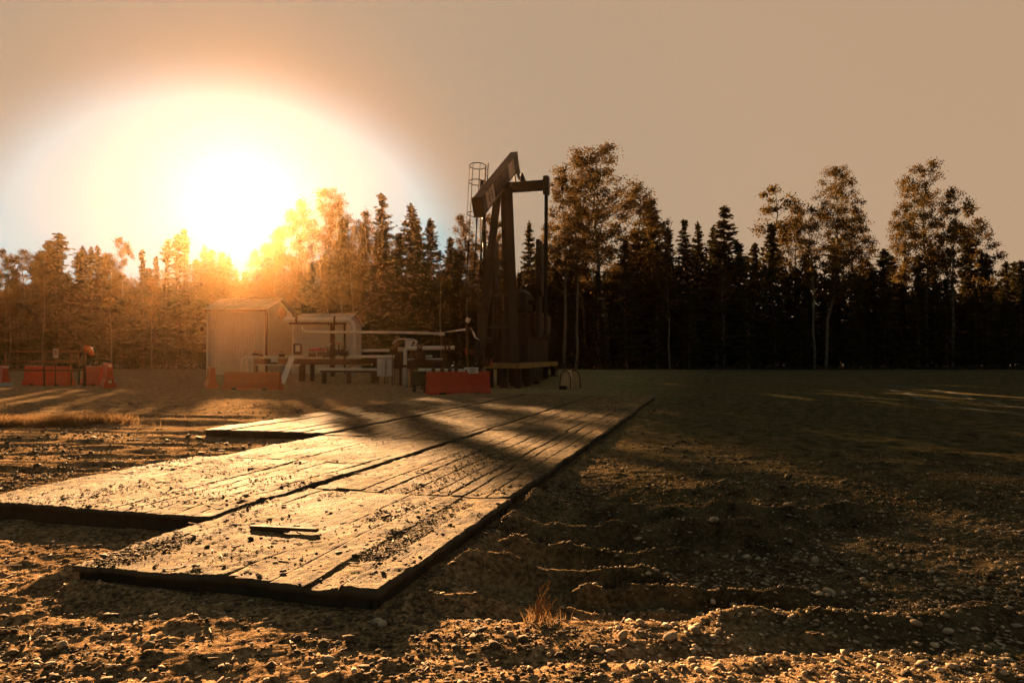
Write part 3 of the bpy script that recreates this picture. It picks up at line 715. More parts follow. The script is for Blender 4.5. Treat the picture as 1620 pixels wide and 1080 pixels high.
# landmark trees the photograph shows one by one: kind, px, ytop, D, width px, label
LM = [('r', 962, 230, 80, 150, 'tallest round crowned poplar, just right of the pumpjack'),
      ('a', 921, 241, 82, 70, 'slim poplar leaning on the left side of the tallest round crown'),
      ('a', 893, 280, 78, 84, 'pale leafed aspen between the pumpjack and the tallest poplar, its white trunk showing'),
      ('a', 1003, 290, 82, 92, 'leafy aspen filling the right half of the tall cluster beside the pumpjack'),
      ('a', 1040, 338, 79, 70, 'low leafy aspen at the right foot of the tall cluster'),
      ('w', 1028, 316, 84, 90, 'broad dark spruce on the right shoulder of the tallest poplar'),
      ('w', 1085, 347, 80, 62, 'pointed spruce, leftmost of the trio right of the tall poplar'),
      ('w', 1107, 352, 81, 48, 'slim pointed spruce in the middle of the trio right of the tall poplar'),
      ('w', 1146, 327, 80, 84, 'dense cone shaped spruce with the highest tip between the poplar and the right aspens'),
      ('w', 1127, 357, 83, 50, 'small spruce tip tucked against the left flank of the dense cone shaped spruce'),
      ('t', 1222, 297, 82, 58, 'wispy pale aspen with a dark spruce growing in front of it'),
      ('n', 1223, 353, 79, 36, 'dark narrow spruce standing in front of the wispy pale aspen'),
      ('r', 1306, 263, 78, 92, 'tall aspen with crooked pale trunk and broad ragged crown'),
      ('a', 1345, 330, 80, 74, 'ragged aspen crown reaching low to the right of the crooked trunk aspen'),
      ('a', 1258, 330, 83, 60, 'thin leafed aspen filling the gap left of the crooked trunk aspen'),
      ('r', 1467, 253, 79, 96, 'tall airy aspen with pointed crown, highest near the right edge'),
      ('a', 1440, 320, 81, 60, 'lower aspen crown on the left side of the pointed airy aspen'),
      ('a', 1545, 346, 80, 70, 'broad low aspen between the pointed airy aspen and the right picture edge'),
      ('t', 1506, 300, 78, 44, 'thin aspen with bare spindly top right of the pointed airy aspen'),
      ('r', 507, 299, 80, 92, 'large ragged poplar glowing in the sun, the highest left of the spruces'),
      ('a', 480, 318, 82, 62, 'poplar crown on the left of the large glowing poplar'),
      ('a', 540, 324, 79, 56, 'poplar crown on the right of the large glowing poplar'),
      ('t', 455, 336, 80, 40, 'slim poplar at the left end of the glowing clump'),
      ('a', 434, 366, 78, 52, 'low leafy poplar nearest the sun, at the edge of the treeline gap'),
      ('a', 404, 395, 80, 40, 'small leafy poplar beside the bright gap above the shed'),
      ('w', 610, 305, 80, 74, 'pointed spruce with the highest tip between the glowing poplars and the pumpjack'),
      ('w', 649, 321, 80, 70, 'second high pointed spruce, left of the pumpjack ladder'),
      ('w', 684, 345, 81, 64, 'spruce with blunt tip between the high pointed spruce and the pumpjack ladder'),
      ('a', 584, 335, 79, 52, 'leafy poplar on the left of the highest pointed spruce'),
      ('a', 561, 357, 82, 44, 'lower poplar between two leafy crowns in the glowing clump'),
      ('n', 664, 350, 84, 34, 'narrow spruce tip squeezed between two high pointed spruces'),
      ('n', 711, 376, 80, 34, 'small spruce left of the pumpjack ladder cage'),
      ('a', 740, 338, 80, 56, 'leafy poplar seen through the pumpjack ladder cage'),
      ('a', 782, 342, 82, 70, 'leafy poplar seen between the legs of the pumpjack'),
      ('w', 840, 348, 80, 42, 'pointed spruce seen between the pumpjack post and its hanging rod'),
      ('a', 868, 350, 83, 44, 'leafy aspen directly behind the hanging rod of the pumpjack'),
      ('c', 262, 379, 80, 17, 'club topped black spruce, left one of the three tall clubs near the sun'),
      ('c', 282, 370, 79, 24, 'club topped black spruce, middle one of the three tall clubs near the sun'),
      ('c', 297, 362, 80, 16, 'club topped black spruce with the highest tip left of the shed'),
      ('c', 97, 368, 80, 30, 'highest black spruce of the left end of the forest'),
      ('c', 74, 380, 80, 20, 'second high black spruce left of the highest one at the left end'),
      ('a', 194, 375, 79, 42, 'leafy poplar standing alone among the black spruces on the left'),
      ('n', 226, 394, 80, 22, 'slim pointed spruce just right of the lone leafy poplar on the left'),
      ('n', 247, 406, 81, 18, 'short slim spruce left of the three tall clubs'),
      ('c', 146, 391, 80, 16, 'black spruce left of a thin twin tip on the left side'),
      ('c', 154, 388, 81, 13, 'thin twin tip black spruce on the left side'),
      ('c', 127, 389, 79, 22, 'black spruce right of the highest one at the left end'),
      ('c', 170, 400, 80, 18, 'short black spruce left of the lone leafy poplar'),
      ('w', 321, 387, 80, 36, 'broad spruce behind the left end of the shed roof'),
      ('n', 349, 399, 80, 30, 'spruce above the middle of the shed roof'),
      ('n', 358, 404, 82, 26, 'low spruce right above the shed roof'),
      ('n', 375, 424, 80, 20, 'small spruce in the bright dip of the treeline above the shed'),
      ('a', 40, 396, 81, 60, 'golden leafed aspen near the left picture edge'),
      ('a', 10, 394, 80, 44, 'golden leafed aspen cut by the left picture edge')]
for k, (kd, px, yt, D, wp, lab) in enumerate(LM): tree(kd, px, yt, D, lab, GW, wp, seed=900 + k)
sp2 = [(728, 398), (752, 398), (762, 408), (770, 392), (790, 394), (800, 402), (438, 363), (806, 408), (850, 398), (866, 404), (880, 398), (905, 392), (822, 432), (545, 345), (574, 352), (424, 385), (58, 403), (67, 399), (87, 394), (122, 402), (161, 402), (240, 424), (308, 410), (335, 396), (386, 430), (1056, 361), (1171, 384), (1191, 384), (1248, 437), (1260, 425), (1275, 402), (1320, 374), (1367, 409), (1383, 427), (1402, 394), (1417, 404), (1533, 376), (1557, 399), (1565, 400), (1593, 414), (1602, 414), (1617, 412), (1355, 440), (1208, 425), (1430, 420), (1480, 395), (1455, 405), (865, 405), (725, 395), (597, 385), (628, 370), (1005, 360), (985, 380)]
for k, (px, yt) in enumerate(sp2):
    tree('c' if px < 330 or px > 1240 else 'n', px, yt, 79 + (k * 37 % 50) / 12, 'slim dark spruce whose tip pricks the skyline of the forest wall', 'slim spruces pricking the skyline', seed=1000 + k)
# closed ranks behind and between
env = np.array([(-400, 430), (0, 430), (60, 425), (200, 440), (215, 462), (260, 455), (330, 432), (375, 440), (430, 410), (520, 400), (600, 400), (700, 425), (722, 465), (760, 440), (830, 468), (900, 420), (1000, 410), (1060, 410), (1110, 440), (1180, 445), (1237, 485), (1300, 450), (1385, 462), (1460, 435), (1560, 430), (1590, 450), (1700, 430), (2100, 430)])
rr = random.Random(11); nfill = 0
for row, D0 in enumerate((78.5, 82, 86, 91, 97)):
    px = -330.0 - row * 5
    while px < 1900:
        e = float(np.interp(px, env[:, 0], env[:, 1])); yt = e + rr.uniform(-4, 34) - (4 if row > 2 else 0)
        tree(rr.choice('nwcw'), px, yt, D0 + rr.uniform(-1.5, 1.5), 'dark spruce standing in the closed ranks of the forest below the skyline', 'dark spruces filling the forest ranks', seed=2000 + nfill)
        nfill += 1; px += rr.uniform(34, 52)
# thin pale trunks seen against the dark woods
for k, (px, yt, D, w_) in enumerate(((66, 385, 77, 22), (176, 400, 77, 26), (14, 420, 77, 24), (697, 400, 77, 26), (739, 380, 77.5, 26), (911, 330, 77, 50), (1288, 330, 76.5, 40), (1506, 350, 77, 34), (1146, 420, 78, 30), (240, 440, 77, 22), (1060, 420, 77, 30), (560, 400, 77, 30))):
    tree('t', px, yt, D, 'thin young aspen with bare pale trunk at the front edge of the forest', 'young aspens along the forest edge', w_, seed=3000 + k)
def brushmass(name, n, xr, yr, hfun, size, seed, mat):
    r = np.random.RandomState(seed); y = r.uniform(*yr, n); x = r.uniform(*xr, n) * y / yr[0]; z0 = gz(x, y, False)
    z = z0 + hfun(x, r) * r.rand(n) ** .85
    C = np.stack([x, y, z], 1); d1 = unit(r.normal(0, 1, (n, 3)) * np.array([1, .6, 1])); d2 = unit(np.cross(d1, r.normal(0, 1, (n, 3)))); s = size * r.uniform(.6, 1.4, n)
    V, Fc = quads(C, d1 * s[:, None], d2 * (s * .6)[:, None])
    return tag(link(name, np_mesh(name, V, Fc, mat)), kind='stuff')
brushmass('undergrowth', 42000, (-86, 96), (78.5, 84), lambda x, r: 1.6 + 2.6 * np.clip(.5 + fbm(x * .16, x * 0, 3, 5), 0, 1.4), .17, 5, M['brush'])
brushmass('forest_margin', 9000, (-76, 84), (75.2, 78.6), lambda x, r: .35 + 1.5 * np.clip(fbm(x * .35, x * 0, 3, 15), 0, 1.4), .12, 7, M['brush'])
brushmass('far_woods', 66000, (-84, 98), (86, 97), lambda x, r: 10.2 + 2.6 * sst(-5, 0, x) * sst(40, 30, x) + 1.2 * vn(x * .9, x * 0, 77) + 1.5 * fbm(x * .12, x * 0, 3, 8), .36, 6, M['brush'])

# ------------------------------------------------------------------ pumpjack
def Q(px, py, D): return P(px, py, D)
pb = P(815, 610, 43); pb.z = gzf(pb.x, pb.y)
pj = empty('pumpjack', pb, 'tall dark oilfield pumpjack with tilted walking beam raised above the trees', 'pumpjack')
DS = M['dark_steel']; BS = M['brown_steel']
# walking beam: near low end A, far high end B, girder 1.05 deep, 0.46 wide
bA = P(757.5, 327, 37.0); bB = P(815, 253.5, 44.3); bd = (bB - bA).normalized(); bs = bd.cross(Vector((0, 0, 1))).normalized(); bu = bs.cross(bd)
wb = MB(); hw = .23; hh = .52
wb.beam(bA + bu * (hh - .04), bB + bu * (hh - .04), 2 * hw, .07); wb.beam(bA - bu * (hh - .04), bB - bu * (hh - .04), 2 * hw, .07)
wb.beam(bA + bd * .02, bB - bd * .02, .09, 2 * hh - .15)
L = (bB - bA).length
for k in range(7):
    c = bA + bd * (L * (k + .02) / 6.05); wb.beam(c - bs * (hw - .012), c + bs * (hw - .012), .05, 2 * hh - .15, up=bu)
beam_o = wb.build('walking_beam', BS, pj)
for f0, f1, mt, nm in ((.03, .10, DS, 'dark_panel'), (.10, .30, M['pale_panel'], 'side_panel'), (.30, .47, BS, 'side_panel'), (.47, .70, DS, 'dark_panel'), (.70, .87, M['pale_panel'], 'side_panel'), (.87, .99, DS, 'dark_panel')):
    for sd in (1, -1):
        m = MB(); m.beam(bA + bd * L * (f0 + .004) + bs * sd * (hw - .035), bA + bd * L * (f1 - .004) + bs * sd * (hw - .035), .02, 2 * hh - .16); m.build(nm, mt, beam_o)
# worn painted characters on the pale near panel
m = MB(); ch = bA + bd * L * .155 + bs * (hw - .018)
for (u0, v0, u1, v1) in ((0, -.18, 0, .2), (0, -.18, .2, -.18), (.45, .2, .68, .2), (.68, .2, .68, -.18), (.45, 0, .68, 0), (.45, -.18, .68, -.18)):
    m.beam(ch + bd * u0 + bu * v0, ch + bd * u1 + bu * v1, .012, .05, up=bs.cross((bd * (u1 - u0) + bu * (v1 - v0)).normalized()))
m.build('panel_lettering', M['rust'], beam_o)
m = MB(); m.box(bA - bd * .1, (.62, .12, 1.12), rot=Matrix((bs, bd, bu)).transposed(), bev=.03); m.build('beam_head_plate', DS, beam_o)
# samson post
apex = bA.lerp(bB, .58) - bu * (hh + .12)
base_z = 1.30
def leg(a, px, D, wa, wb_, nm='post_leg'):
    e = P(px, 0, D); e.z = base_z; m = MB(); d = (e - a).normalized(); n = Vector((1, 0, 0)); f = d.cross(n).normalized(); n = f.cross(d).normalized()
    out = []
    for p_, q in ((e, wb_), (a, wa)):
        for i, j in ((-1, -1), (1, -1), (1, 1), (-1, 1)): out.append(p_ + n * i * q / 2 + f * j * q * .38)
    m.hexa(out); return m.build(nm, DS, pj)
leg(apex + Vector((-.28, -.15, -.1)), 757, 39.4, .42, .50); leg(apex + Vector((.33, -.15, -.05)), 814.5, 39.0, .44, .52); leg(apex + Vector((.02, .25, -.1)), 806, 44.0, .36, .42)
m = MB()
for f in (.22, .42, .62, .80):
    a = (apex + Vector((-.28, -.15, -.1))).lerp(Vector((P(757, 0, 39.4).x, 39.4, base_z)), f); b = (apex + Vector((.33, -.15, -.05))).lerp(Vector((P(814.5, 0, 39).x, 39, base_z)), f)
    m.beam(a + Vector((.14, 0, 0)), b - Vector((.14, 0, 0)), .10, .12)
m.build('cross_brace', DS, pj)
m = MB(); m.box(apex + Vector((0, 0, .03)), (1.05, .75, .14), MAT_ANG, .02); m.tube([apex + Vector((-.5, .12, .16)), apex + Vector((.5, -.12, .16))], .13, 12)
for s_ in (-.42, .42): m.box(apex + Vector((s_, -s_ * .25, .14)), (.2, .5, .26), MAT_ANG, .03)
m.build('saddle_bearing', DS, pj)
# equalizer with its yoke
eqc = bB - bu * .1 - bd * .35 + Vector((0, 0, -.95)); e0 = eqc - RT * 2.0; e1 = eqc + RT * 2.05
zoff = P(0, 293.5, 43.6).z - eqc.z; e0.z += zoff; e1.z += zoff; eqc.z += zoff
m = MB(); m.beam(e0, e1, .42, .58); eq = m.build('equalizer_beam', DS, pj)
m = MB()
for s_ in (-.18, .18):
    m.beam(eqc + RT * (s_ + .25) + Vector((0, 0, .28)), bB - bu * .5 - bd * .35 + RT * s_ * .4, .08, .14)
m.tube([eqc + RT * .55 + Vector((0, 0, .32)), eqc + RT * .5 + Vector((0, 0, .85))], [.22, .06], 8); m.tube([bB - bd * .4 - bu * .62 - bs * .3, bB - bd * .4 - bu * .62 + bs * .3], .16, 12)
m.build('tail_bearing', DS, pj)
# cranks, counterweights, pitmans
gc = P(818, 478, 44.6)
for sd in (-1, 1):
    top_ = (e0 if sd < 0 else e1); bot = gc + RT * sd * 1.72 + Vector((0, 0, -2.35))
    m = MB(); m.box(top_ + Vector((0, 0, -.03)), (.34, .5, 1.15), MAT_ANG, .04); m.build('pitman_head', DS, pj)
    m = MB(); m.tube([top_ + Vector((0, 0, -.5)), Vector((top_.x, top_.y, bot.z + .2)).lerp(bot + Vector((0, 0, .2)), .35)], .115, 10); m.build('pitman_arm', DS, pj)
    cc = gc + RT * sd * 1.42; m = MB(); m.box(cc + Vector((0, 0, .75)), (.20, .85, 6.2), MAT_ANG, .03); cr = m.build('crank', DS, pj)
    m = MB()
    for zz, rr_ in ((2.7, .95), (1.15, .95)):
        prof = []; ctr = cc + Vector((0, 0, zz)); a_ = RT * sd * .10
        for k in range(16):
            an = 2 * math.pi * k / 16; prof.append(U * math.cos(an) * rr_ * (1 if abs(math.cos(an)) < .75 else .8) + Vector((0, 0, math.sin(an) * rr_ * .85)))
        vs = [ctr + a_ + q for q in prof] + [ctr + a_ * 2.9 + q for q in prof]
        m.add(vs, [tuple(range(16)), tuple(range(31, 15, -1))] + [(k, (k + 1) % 16, 16 + (k + 1) % 16, 16 + k) for k in range(16)])
    m.build('counterweight', BS if sd < 0 else DS, cr)  # left one lighter brown: its sunlit look is put into the colour
    m = MB(); m.tube([bot - RT * .25 * sd, bot + RT * .3 * sd], .14, 12); m.build('wrist_pin', DS, cr)
m = MB(); m.box(gc + Vector((0, 0, 0)), (1.55, 2.2, 1.5), MAT_ANG, .25); m.tube([gc - RT * 1.5, gc + RT * 1.5], .16, 14); m.build('gearbox', DS, pj)
m = MB(); m.box(gc + Vector((0, 0, -.75 - (gc.z - .75 - base_z) / 2)), (1.5, 1.9, gc.z - .75 - base_z), MAT_ANG, .05)
for s_ in (-.55, 0, .55): m.box(gc + RT * s_ + Vector((0, -.98, -.75 - (gc.z - .75 - base_z) / 2)), (.10, .14, gc.z - .85 - base_z), MAT_ANG)
m.build('gearbox_pedestal', DS, pj)
# belt guard and prime mover behind
bc = gc + RT * .95 + U * 2.6 + Vector((0, 0, -1.3)); m = MB(); m.box(bc, (.4, 4.4, 1.5), MAT_ANG, .18); m.build('belt_guard', BS, pj)
m = MB(); m.box(gc + U * 4.2 + Vector((0, 0, base_z + .6 - gc.z)), (1.1, 1.5, 1.1), MAT_ANG, .12); m.tube([gc + U * 4.2 + RT * -.6 + Vector((0, 0, base_z + 1.2 - gc.z)), gc + U * 4.2 + RT * .6 + Vector((0, 0, base_z + 1.2 - gc.z))], .5, 14); m.build('motor', DS, pj)
# base skid with pale edge, standing on piles
m = MB(); c0 = P(822, 0, 38); c0.z = 1.19; c1 = P(880, 0, 52); c1.z = 1.19; c2 = P(768, 0, 39.2); c2.z = 1.19; c3 = c1 + (c2 - c0)
m.beam(c0, c1, .22, .30); m.beam(c2, c3, .22, .30); m.beam(c0 + (c2 - c0) * .06, c2 - (c2 - c0) * .06, .22, .28)
for k in range(1, 7):
    f = k / 6.; m.beam((c0.lerp(c1, f)) + (c2 - c0) * .06, c2.lerp(c3, f) - (c2 - c0) * .06, .2, .24)
m.build('base_frame', M['yellow_beam'], pj)
m = MB(); dk = [c0, c1, c3, c2]; m.hexa([q + Vector((0, 0, .15)) for q in dk] + [q + Vector((0, 0, .17)) for q in dk]); m.build('deck_plate', DS, pj)
for k, (f, g_) in enumerate([(a_, b_) for a_ in (.03, .22, .45, .72, .97) for b_ in (.08, .5, .92)]):
    q = c0.lerp(c1, f) + (c2 - c0) * g_; z0 = gzf(q.x, q.y); m = MB(); m.box((q.x, q.y, (z0 - .1 + 1.04) / 2), (.34, .34, 1.04 - z0 + .1), MAT_ANG, .02); m.build('pile', DS, pj)
m = MB(); m.box(c0.lerp(c3, .5) + Vector((0, -2.2, -.62)), (1.3, 3.4, .8), MAT_ANG, .05); m.build('drip_tank', DS, pj)
# skid sides: dark guards standing on the deck
m = MB(); g0 = c0.lerp(c1, .10) + (c2 - c0) * .15 + Vector((0, 0, .17)); g1 = c2.lerp(c3, .10) - (c2 - c0) * .12 + Vector((0, 0, .17))
for k in range(2):
    m.beam(g0 + Vector((0, 0, .5 + .45 * k)), g1 + Vector((0, 0, .5 + .45 * k)), .05, .05)
for k in range(5):
    q = g0.lerp(g1, k / 4.); m.beam(q, q + Vector((0, 0, 1.0)), .05, .05)
m.build('guard_rail', DS, pj)
m = MB(); q = c0.lerp(c1, .35) + Vector((-.45, 0, .17)); q2 = c0.lerp(c1, .93) + Vector((-.45, 0, .17))
m.hexa([q, q2, q2 + Vector((-.06, 0, 0)), q + Vector((-.06, 0, 0))][::1] + [p_ + Vector((0, 0, 1.5)) for p_ in (q, q2, q2 + Vector((-.06, 0, 0)), q + Vector((-.06, 0, 0)))])
m.build('crank_guard', DS, pj)
# hose loop hanging off the end of the base
m = MB(); h0 = P(872, 578, 45); m.tube([h0, h0 + Vector((.35, 0, -.25)), h0 + Vector((.42, 0, -.65)), h0 + Vector((-.5, 0, -.66)), h0 + Vector((-1.1, .1, -.66))], .045, 8); m.build('hose', M['black'], pj)
# ladder with safety cage
lt = P(772.5, 262, 41.8); lb = P(757, 0, 40.4); lb.z = base_z; side = Vector((.97, -.25, 0)); m = MB(); ld_ = (lb - lt)
for s_ in (0, -.42): m.tube([lt + Vector((s_ * .35, -s_ * .9, .15)), lb + Vector((s_ * .35, -s_ * .9, 0))], .032, 6)
nr = 32
for k in range(nr):
    q = lt + ld_ * (k + .5) / nr; m.tube([q, q + Vector((-.147, .378, 0))], .016, 5)
lad = m.build('ladder', M['cage_black'], pj)
m = MB(); cx = Vector((-.62, .10, 0)); nrm = -ld_.normalized()
for f in (0.0, .085, .25, .42, .55): m.ring(lt + cx + ld_ * f, .50, .028, nrm, 20)
q_ = nrm.to_track_quat('Z', 'Y').to_matrix()
for k in range(7):
    an = 2 * math.pi * (k + .5) / 7; o_ = q_ @ Vector((math.cos(an) * .49, math.sin(an) * .49, 0)); m.tube([lt + cx + o_ + ld_ * -.003, lt + cx + o_ + ld_ * .56], .02, 5)
m.build('safety_cage', M['cage_black'], lad)
m = MB()
for f in (.16, .40, .62): q = lt + ld_ * f; m.beam(q, (apex + Vector((-.28, -.15, -.1))).lerp(Vector((P(757, 0, 39.4).x, 39.4, base_z)), max(0, f - .09)) , .06, .06)
m.build('ladder_bracket', DS, lad)
# bridle cable and rod under the near end
m = MB(); wh = P(757.5, 0, 37.0)
for s_ in (-.12, .12): m.tube([bA - bd * .1 + Vector((s_, 0, -.5)), Vector((bA.x + s_ * .3, bA.y - .1, 4.4))], .016, 5)
m.tube([Vector((bA.x, bA.y - .1, 4.4)), Vector((bA.x, bA.y - .1, 2.6))], .022, 6); m.box((bA.x, bA.y - .1, 4.4), (.34, .12, .12))
m.build('bridle', DS, pj)

# ------------------------------------------------------------------ wellhead
wx, wy = bA.x, bA.y - .1; wz = gzf(wx, wy)
wr = empty('wellhead', (wx, wy, wz), 'dark wellhead with stacked valves behind the red barrier under the pumpjack beam', 'wellhead')
m = MB(); m.tube([(wx, wy, wz - .1), (wx, wy, wz + 2.45)], .11, 12)
for z_ in (.35, .55, .95, 1.15, 1.6, 1.8, 2.2): m.tube([(wx, wy, wz + z_), (wx, wy, wz + z_ + .07)], .24, 14)
m.tube([(wx, wy, wz + 2.4), (wx, wy, wz + 2.75)], .07, 10); m.build('valve_stack', M['black'], wr)
for z_, dx in ((.75, -1), (1.38, 1), (1.98, -1)):
    m = MB(); m.tube([(wx, wy, wz + z_), (wx + dx * .6, wy - .1, wz + z_)], .075, 10); m.box((wx + dx * .38, wy - .06, wz + z_), (.3, .3, .3), 0, .04); vb = m.build('side_valve', M['rust'], wr)
    m = MB(); m.ring((wx + dx * .66, wy - .1, wz + z_), .2, .02, Vector((1, 0, 0)), 16)
    for k in range(3): an = k * math.pi / 3; v_ = Vector((0, math.cos(an), math.sin(an))) * .2; m.tube([Vector((wx + dx * .66, wy - .1, wz + z_)) - v_, Vector((wx + dx * .66, wy - .1, wz + z_)) + v_], .012, 5)
    m.build('hand_wheel', M['red_plastic'], vb)
# pilot unit right next to it: pale head on a slanted arm
q = P(739, 522, 36.2); r0 = empty('chemical_pump', (q.x, q.y, gzf(q.x, q.y)), 'pale headed unit on thin post left of the pumpjack legs, with a slanted pale arm', 'chemical pump')
m = MB(); m.tube([(q.x, q.y, gzf(q.x, q.y) - .1), (q.x, q.y, q.z)], .04, 8); m.build('post', M['rust'], r0)
m = MB(); m.box(P(738, 516, 36.2), (.14, .14, .30), 0, .02); m.build('valve_body', M['rust'], r0)
m = MB(); m.tube([P(739, 510, 36.2), P(742, 503, 36.2)], [.11, .13], 10); m.build('gauge_head', M['white_paint'], r0)
m = MB(); a, b = P(705, 525, 36.4), P(737, 521, 36.2); m.hexa([a + Vector((0, -.02, -.01)), b + Vector((0, -.05, -.06)), b + Vector((0, .05, -.06)), a + Vector((0, .02, -.01)), a + Vector((0, -.02, .01)), b + Vector((0, -.05, .07)), b + Vector((0, .05, .07)), a + Vector((0, .02, .01))]); m.build('slanted_arm', M['white_paint'], r0)
m = MB(); m.tube([P(748, 524, 36.2), P(752, 534, 36.2)], .05, 8); m.tube([P(744, 518, 36.2), P(748, 524, 36.2)], .02, 6); m.tube([P(752, 534, 36.2), P(758, 537, 36.2)], .03, 6); m.build('sampling_cock', M['white_paint'], r0)

# ------------------------------------------------------------------ sheds
def shed(name, label, xl, xr, D0, D1, ez, rz, vent=None, lamp=False):
    gzz = min(gzf(xl, D0), gzf(xr, D0)) - .05; root = empty(name, ((xl + xr) / 2, (D0 + D1) / 2, gzz), label, 'shed')
    mid = (D0 + D1) / 2
    m = MB(); n = int((xr - xl) / .22); front = []
    for k in range(n):          # ribbed sheet: shallow trapezoid ribs
        a = xl + (xr - xl) * k / n; w_ = (xr - xl) / n; front += [(a, 0), (a + w_ * .62, 0), (a + w_ * .7, -.03), (a + w_ * .92, -.03)]
    front.append((xr, 0)); vs = []; fs = []
    for x, dy in front: vs += [(x, D0 + dy, gzz), (x, D0 + dy, ez)]
    for k in range(len(front) - 1): fs.append((2 * k, 2 * k + 2, 2 * k + 3, 2 * k + 1))
    m.add(vs, fs); m.build('front_wall', M['cladding'], root)
    for xx, nm in ((xr, 'gable_wall'), (xl, 'gable_wall')):
        m = MB(); sg = 1 if xx == xr else -1; n = int((D1 - D0) / .22); vs = []; fs = []; pts = []
        for k in range(n):
            a = D0 + (D1 - D0) * k / n; w_ = (D1 - D0) / n; pts += [(a, 0), (a + w_ * .62, 0), (a + w_ * .7, .03), (a + w_ * .92, .03)]
        pts.append((D1, 0))
        for y, dx in pts:
            tz = ez + (rz - ez) * (1 - abs(y - mid) / (mid - D0)); vs += [(xx + sg * dx, y, gzz), (xx + sg * dx, y, tz)]
        for k in range(len(pts) - 1): fs.append((2 * k, 2 * k + 2, 2 * k + 3, 2 * k + 1))
        m.add(vs, fs); m.build(nm, M['cladding'], root)
    m = MB(); m.add([(xl, D1, gzz), (xr, D1, gzz), (xr, D1, ez), (xl, D1, ez)], [(0, 1, 2, 3)]); m.build('back_wall', M['cladding'], root)
    m = MB(); ov = .22; sl = (rz - ez) / (mid - D0); n = int((xr - xl + 2 * ov) / .3)
    for sgn in (-1, 1):
        y0 = mid + sgn * (mid - D0 + .25); z0 = ez - sl * .25 + .05; A = Vector((xl - ov, y0, z0)); B = Vector((xr + ov, y0, z0)); C = Vector((xr + ov, mid, rz + .05)); D_ = Vector((xl - ov, mid, rz + .05)); up = Vector((0, 0, .06))
        m.hexa([A, B, C, D_, A + up, B + up, C + up, D_ + up])
        for k in range(n + 1):
            f = k / n; p0 = A.lerp(B, f) + up; p1 = D_.lerp(C, f) + up; m.beam(p0 + Vector((0, 0, .025)), p1 + Vector((0, 0, .025)), .07, .05)
    ro = m.build('roof', M['roof_metal'], root)
    m = MB(); m.beam((xl - ov, mid, rz + .13), (xr + ov, mid, rz + .13), .34, .05); m.build('ridge_cap', M['roof_metal'], ro)
    m = MB(); m.box((xr + .03, D0 - .05, (gzz + ez) / 2), (.14, .12, ez - gzz)); m.build('corner_downspout', M['rust'], root)
    m = MB(); m.box(((xl + xr) / 2, D0 - .3, ez - sl * .25 + .02), (xr - xl + 2 * ov, .1, .14)); m.build('gutter', M['rust'], root)
    m = MB(); m.box((xl - .02, D0 - .03, (gzz + ez) / 2), (.1, .1, ez - gzz)); m.build('corner_trim', M['white_paint'], root)
    if lamp:
        q = Vector((xl - .08, D0 - .12, P(0, 508, D0).z)); m = MB(); m.box(q, (.16, .14, .2), 0, .03); m.tube([q + Vector((0, 0, -.1)), q + Vector((0, 0, -.16))], .06, 8); m.build('wall_lamp', M['white_paint'], root)
    return root
s1 = shed('metal_shed', 'larger pale metal clad shed with ribbed roof and dark downspout, left of the pipework', P(328.5, 0, 54).x, P(421, 0, 54).x, 54.0, 60.4, P(0, 490, 54).z, P(0, 475.5, 57.2).z, lamp=True)
m = MB(); q = P(444, 496, 57.2); m.tube([q + Vector((-.1, 0, 0)), q + Vector((.12, -.1, 0))], .42, 16); m.ring(q + Vector((.14, -.12, 0)), .42, .04, Vector((1, -.6, 0)), 18); m.build('exhaust_fan', M['rust'], s1)
s2 = shed('metal_shed', 'lower pale metal shed partly hidden behind the tall bent pipe', P(464, 0, 54.5).x, P(545, 0, 54.5).x, 54.5, 60.5, P(0, 511, 54.5).z, P(0, 498.5, 57.5).z)

# ------------------------------------------------------------------ pipes
def arc(a, c, b, n=8):    # quarter bend from a to b with corner c
    a, b, c = Vector(a), Vector(b), Vector(c); return [a * (1 - t) ** 2 + c * 2 * t * (1 - t) + b * t * t for t in [k / n for k in range(n + 1)]]
def gpt(px, D): q = P(px, 0, D); q.z = gzf(q.x, q.y); return q
WP = M['white_paint']
D = 50.5
root = empty('vent_pipe', gpt(559, D), 'thick pale pipe running along the lower shed roof and bending down to the ground', 'pipe')
m = MB(); m.tube([P(452, 505, D + 2), P(462, 506, D), P(480, 506, D)] + [P(540, 506, D)] + arc(P(545, 506, D), P(559, 506, D), P(559, 520, D)) + [P(559, 566, D), gpt(559, D) + Vector((0, 0, -.1))], .185, 12); m.build('pipe_run', WP, root, smooth=True)
for px_ in (470, 530):
    m = MB(); q = P(px_, 506, D); m.tube([q - Vector((.06, 0, 0)), q + Vector((.06, 0, 0))], .26, 14); m.build('flange', M['rust'], root)
m = MB(); m.box(P(526, 548, D - .4) , (.34, .3, P(0, 506, D).z - .3 - gzf(-12, D)), 0); q = P(526, 0, D - .4); 
root = empty('pipe_support', gpt(526, D - .4), 'dark square post in front of the lower shed carrying the overhead pipes', 'post')
m = MB(); z0 = gzf(q.x, q.y); zt = P(0, 509.5, D).z; m.box((q.x, q.y, (z0 + zt) / 2 - .1), (.30, .22, zt - z0 + .0), 0, .02); m.build('column', M['rust'], root)
m = MB(); m.box((q.x, q.y + .2, zt - .16), (.6, .7, .12)); m.build('saddle', M['rust'], root)
D = 49.3
root = empty('overhead_pipe', gpt(701, D), 'long thin pale pipe running level across the dark woods towards the pumpjack', 'pipe')
m = MB(); m.tube(arc(P(477, 516, D), P(477, 525, D), P(485, 525, D), 6) + [P(560, 525.5, D), P(640, 526, D), P(700, 528, D)], .095, 10); m.build('pipe_run', WP, root, smooth=True)
m = MB(); m.tube([P(700, 528, D) - Vector((.25, 0, 0)), P(701, 528, D) + Vector((.1, 0, 0))], .13, 10); m.build('end_cap', WP, root)
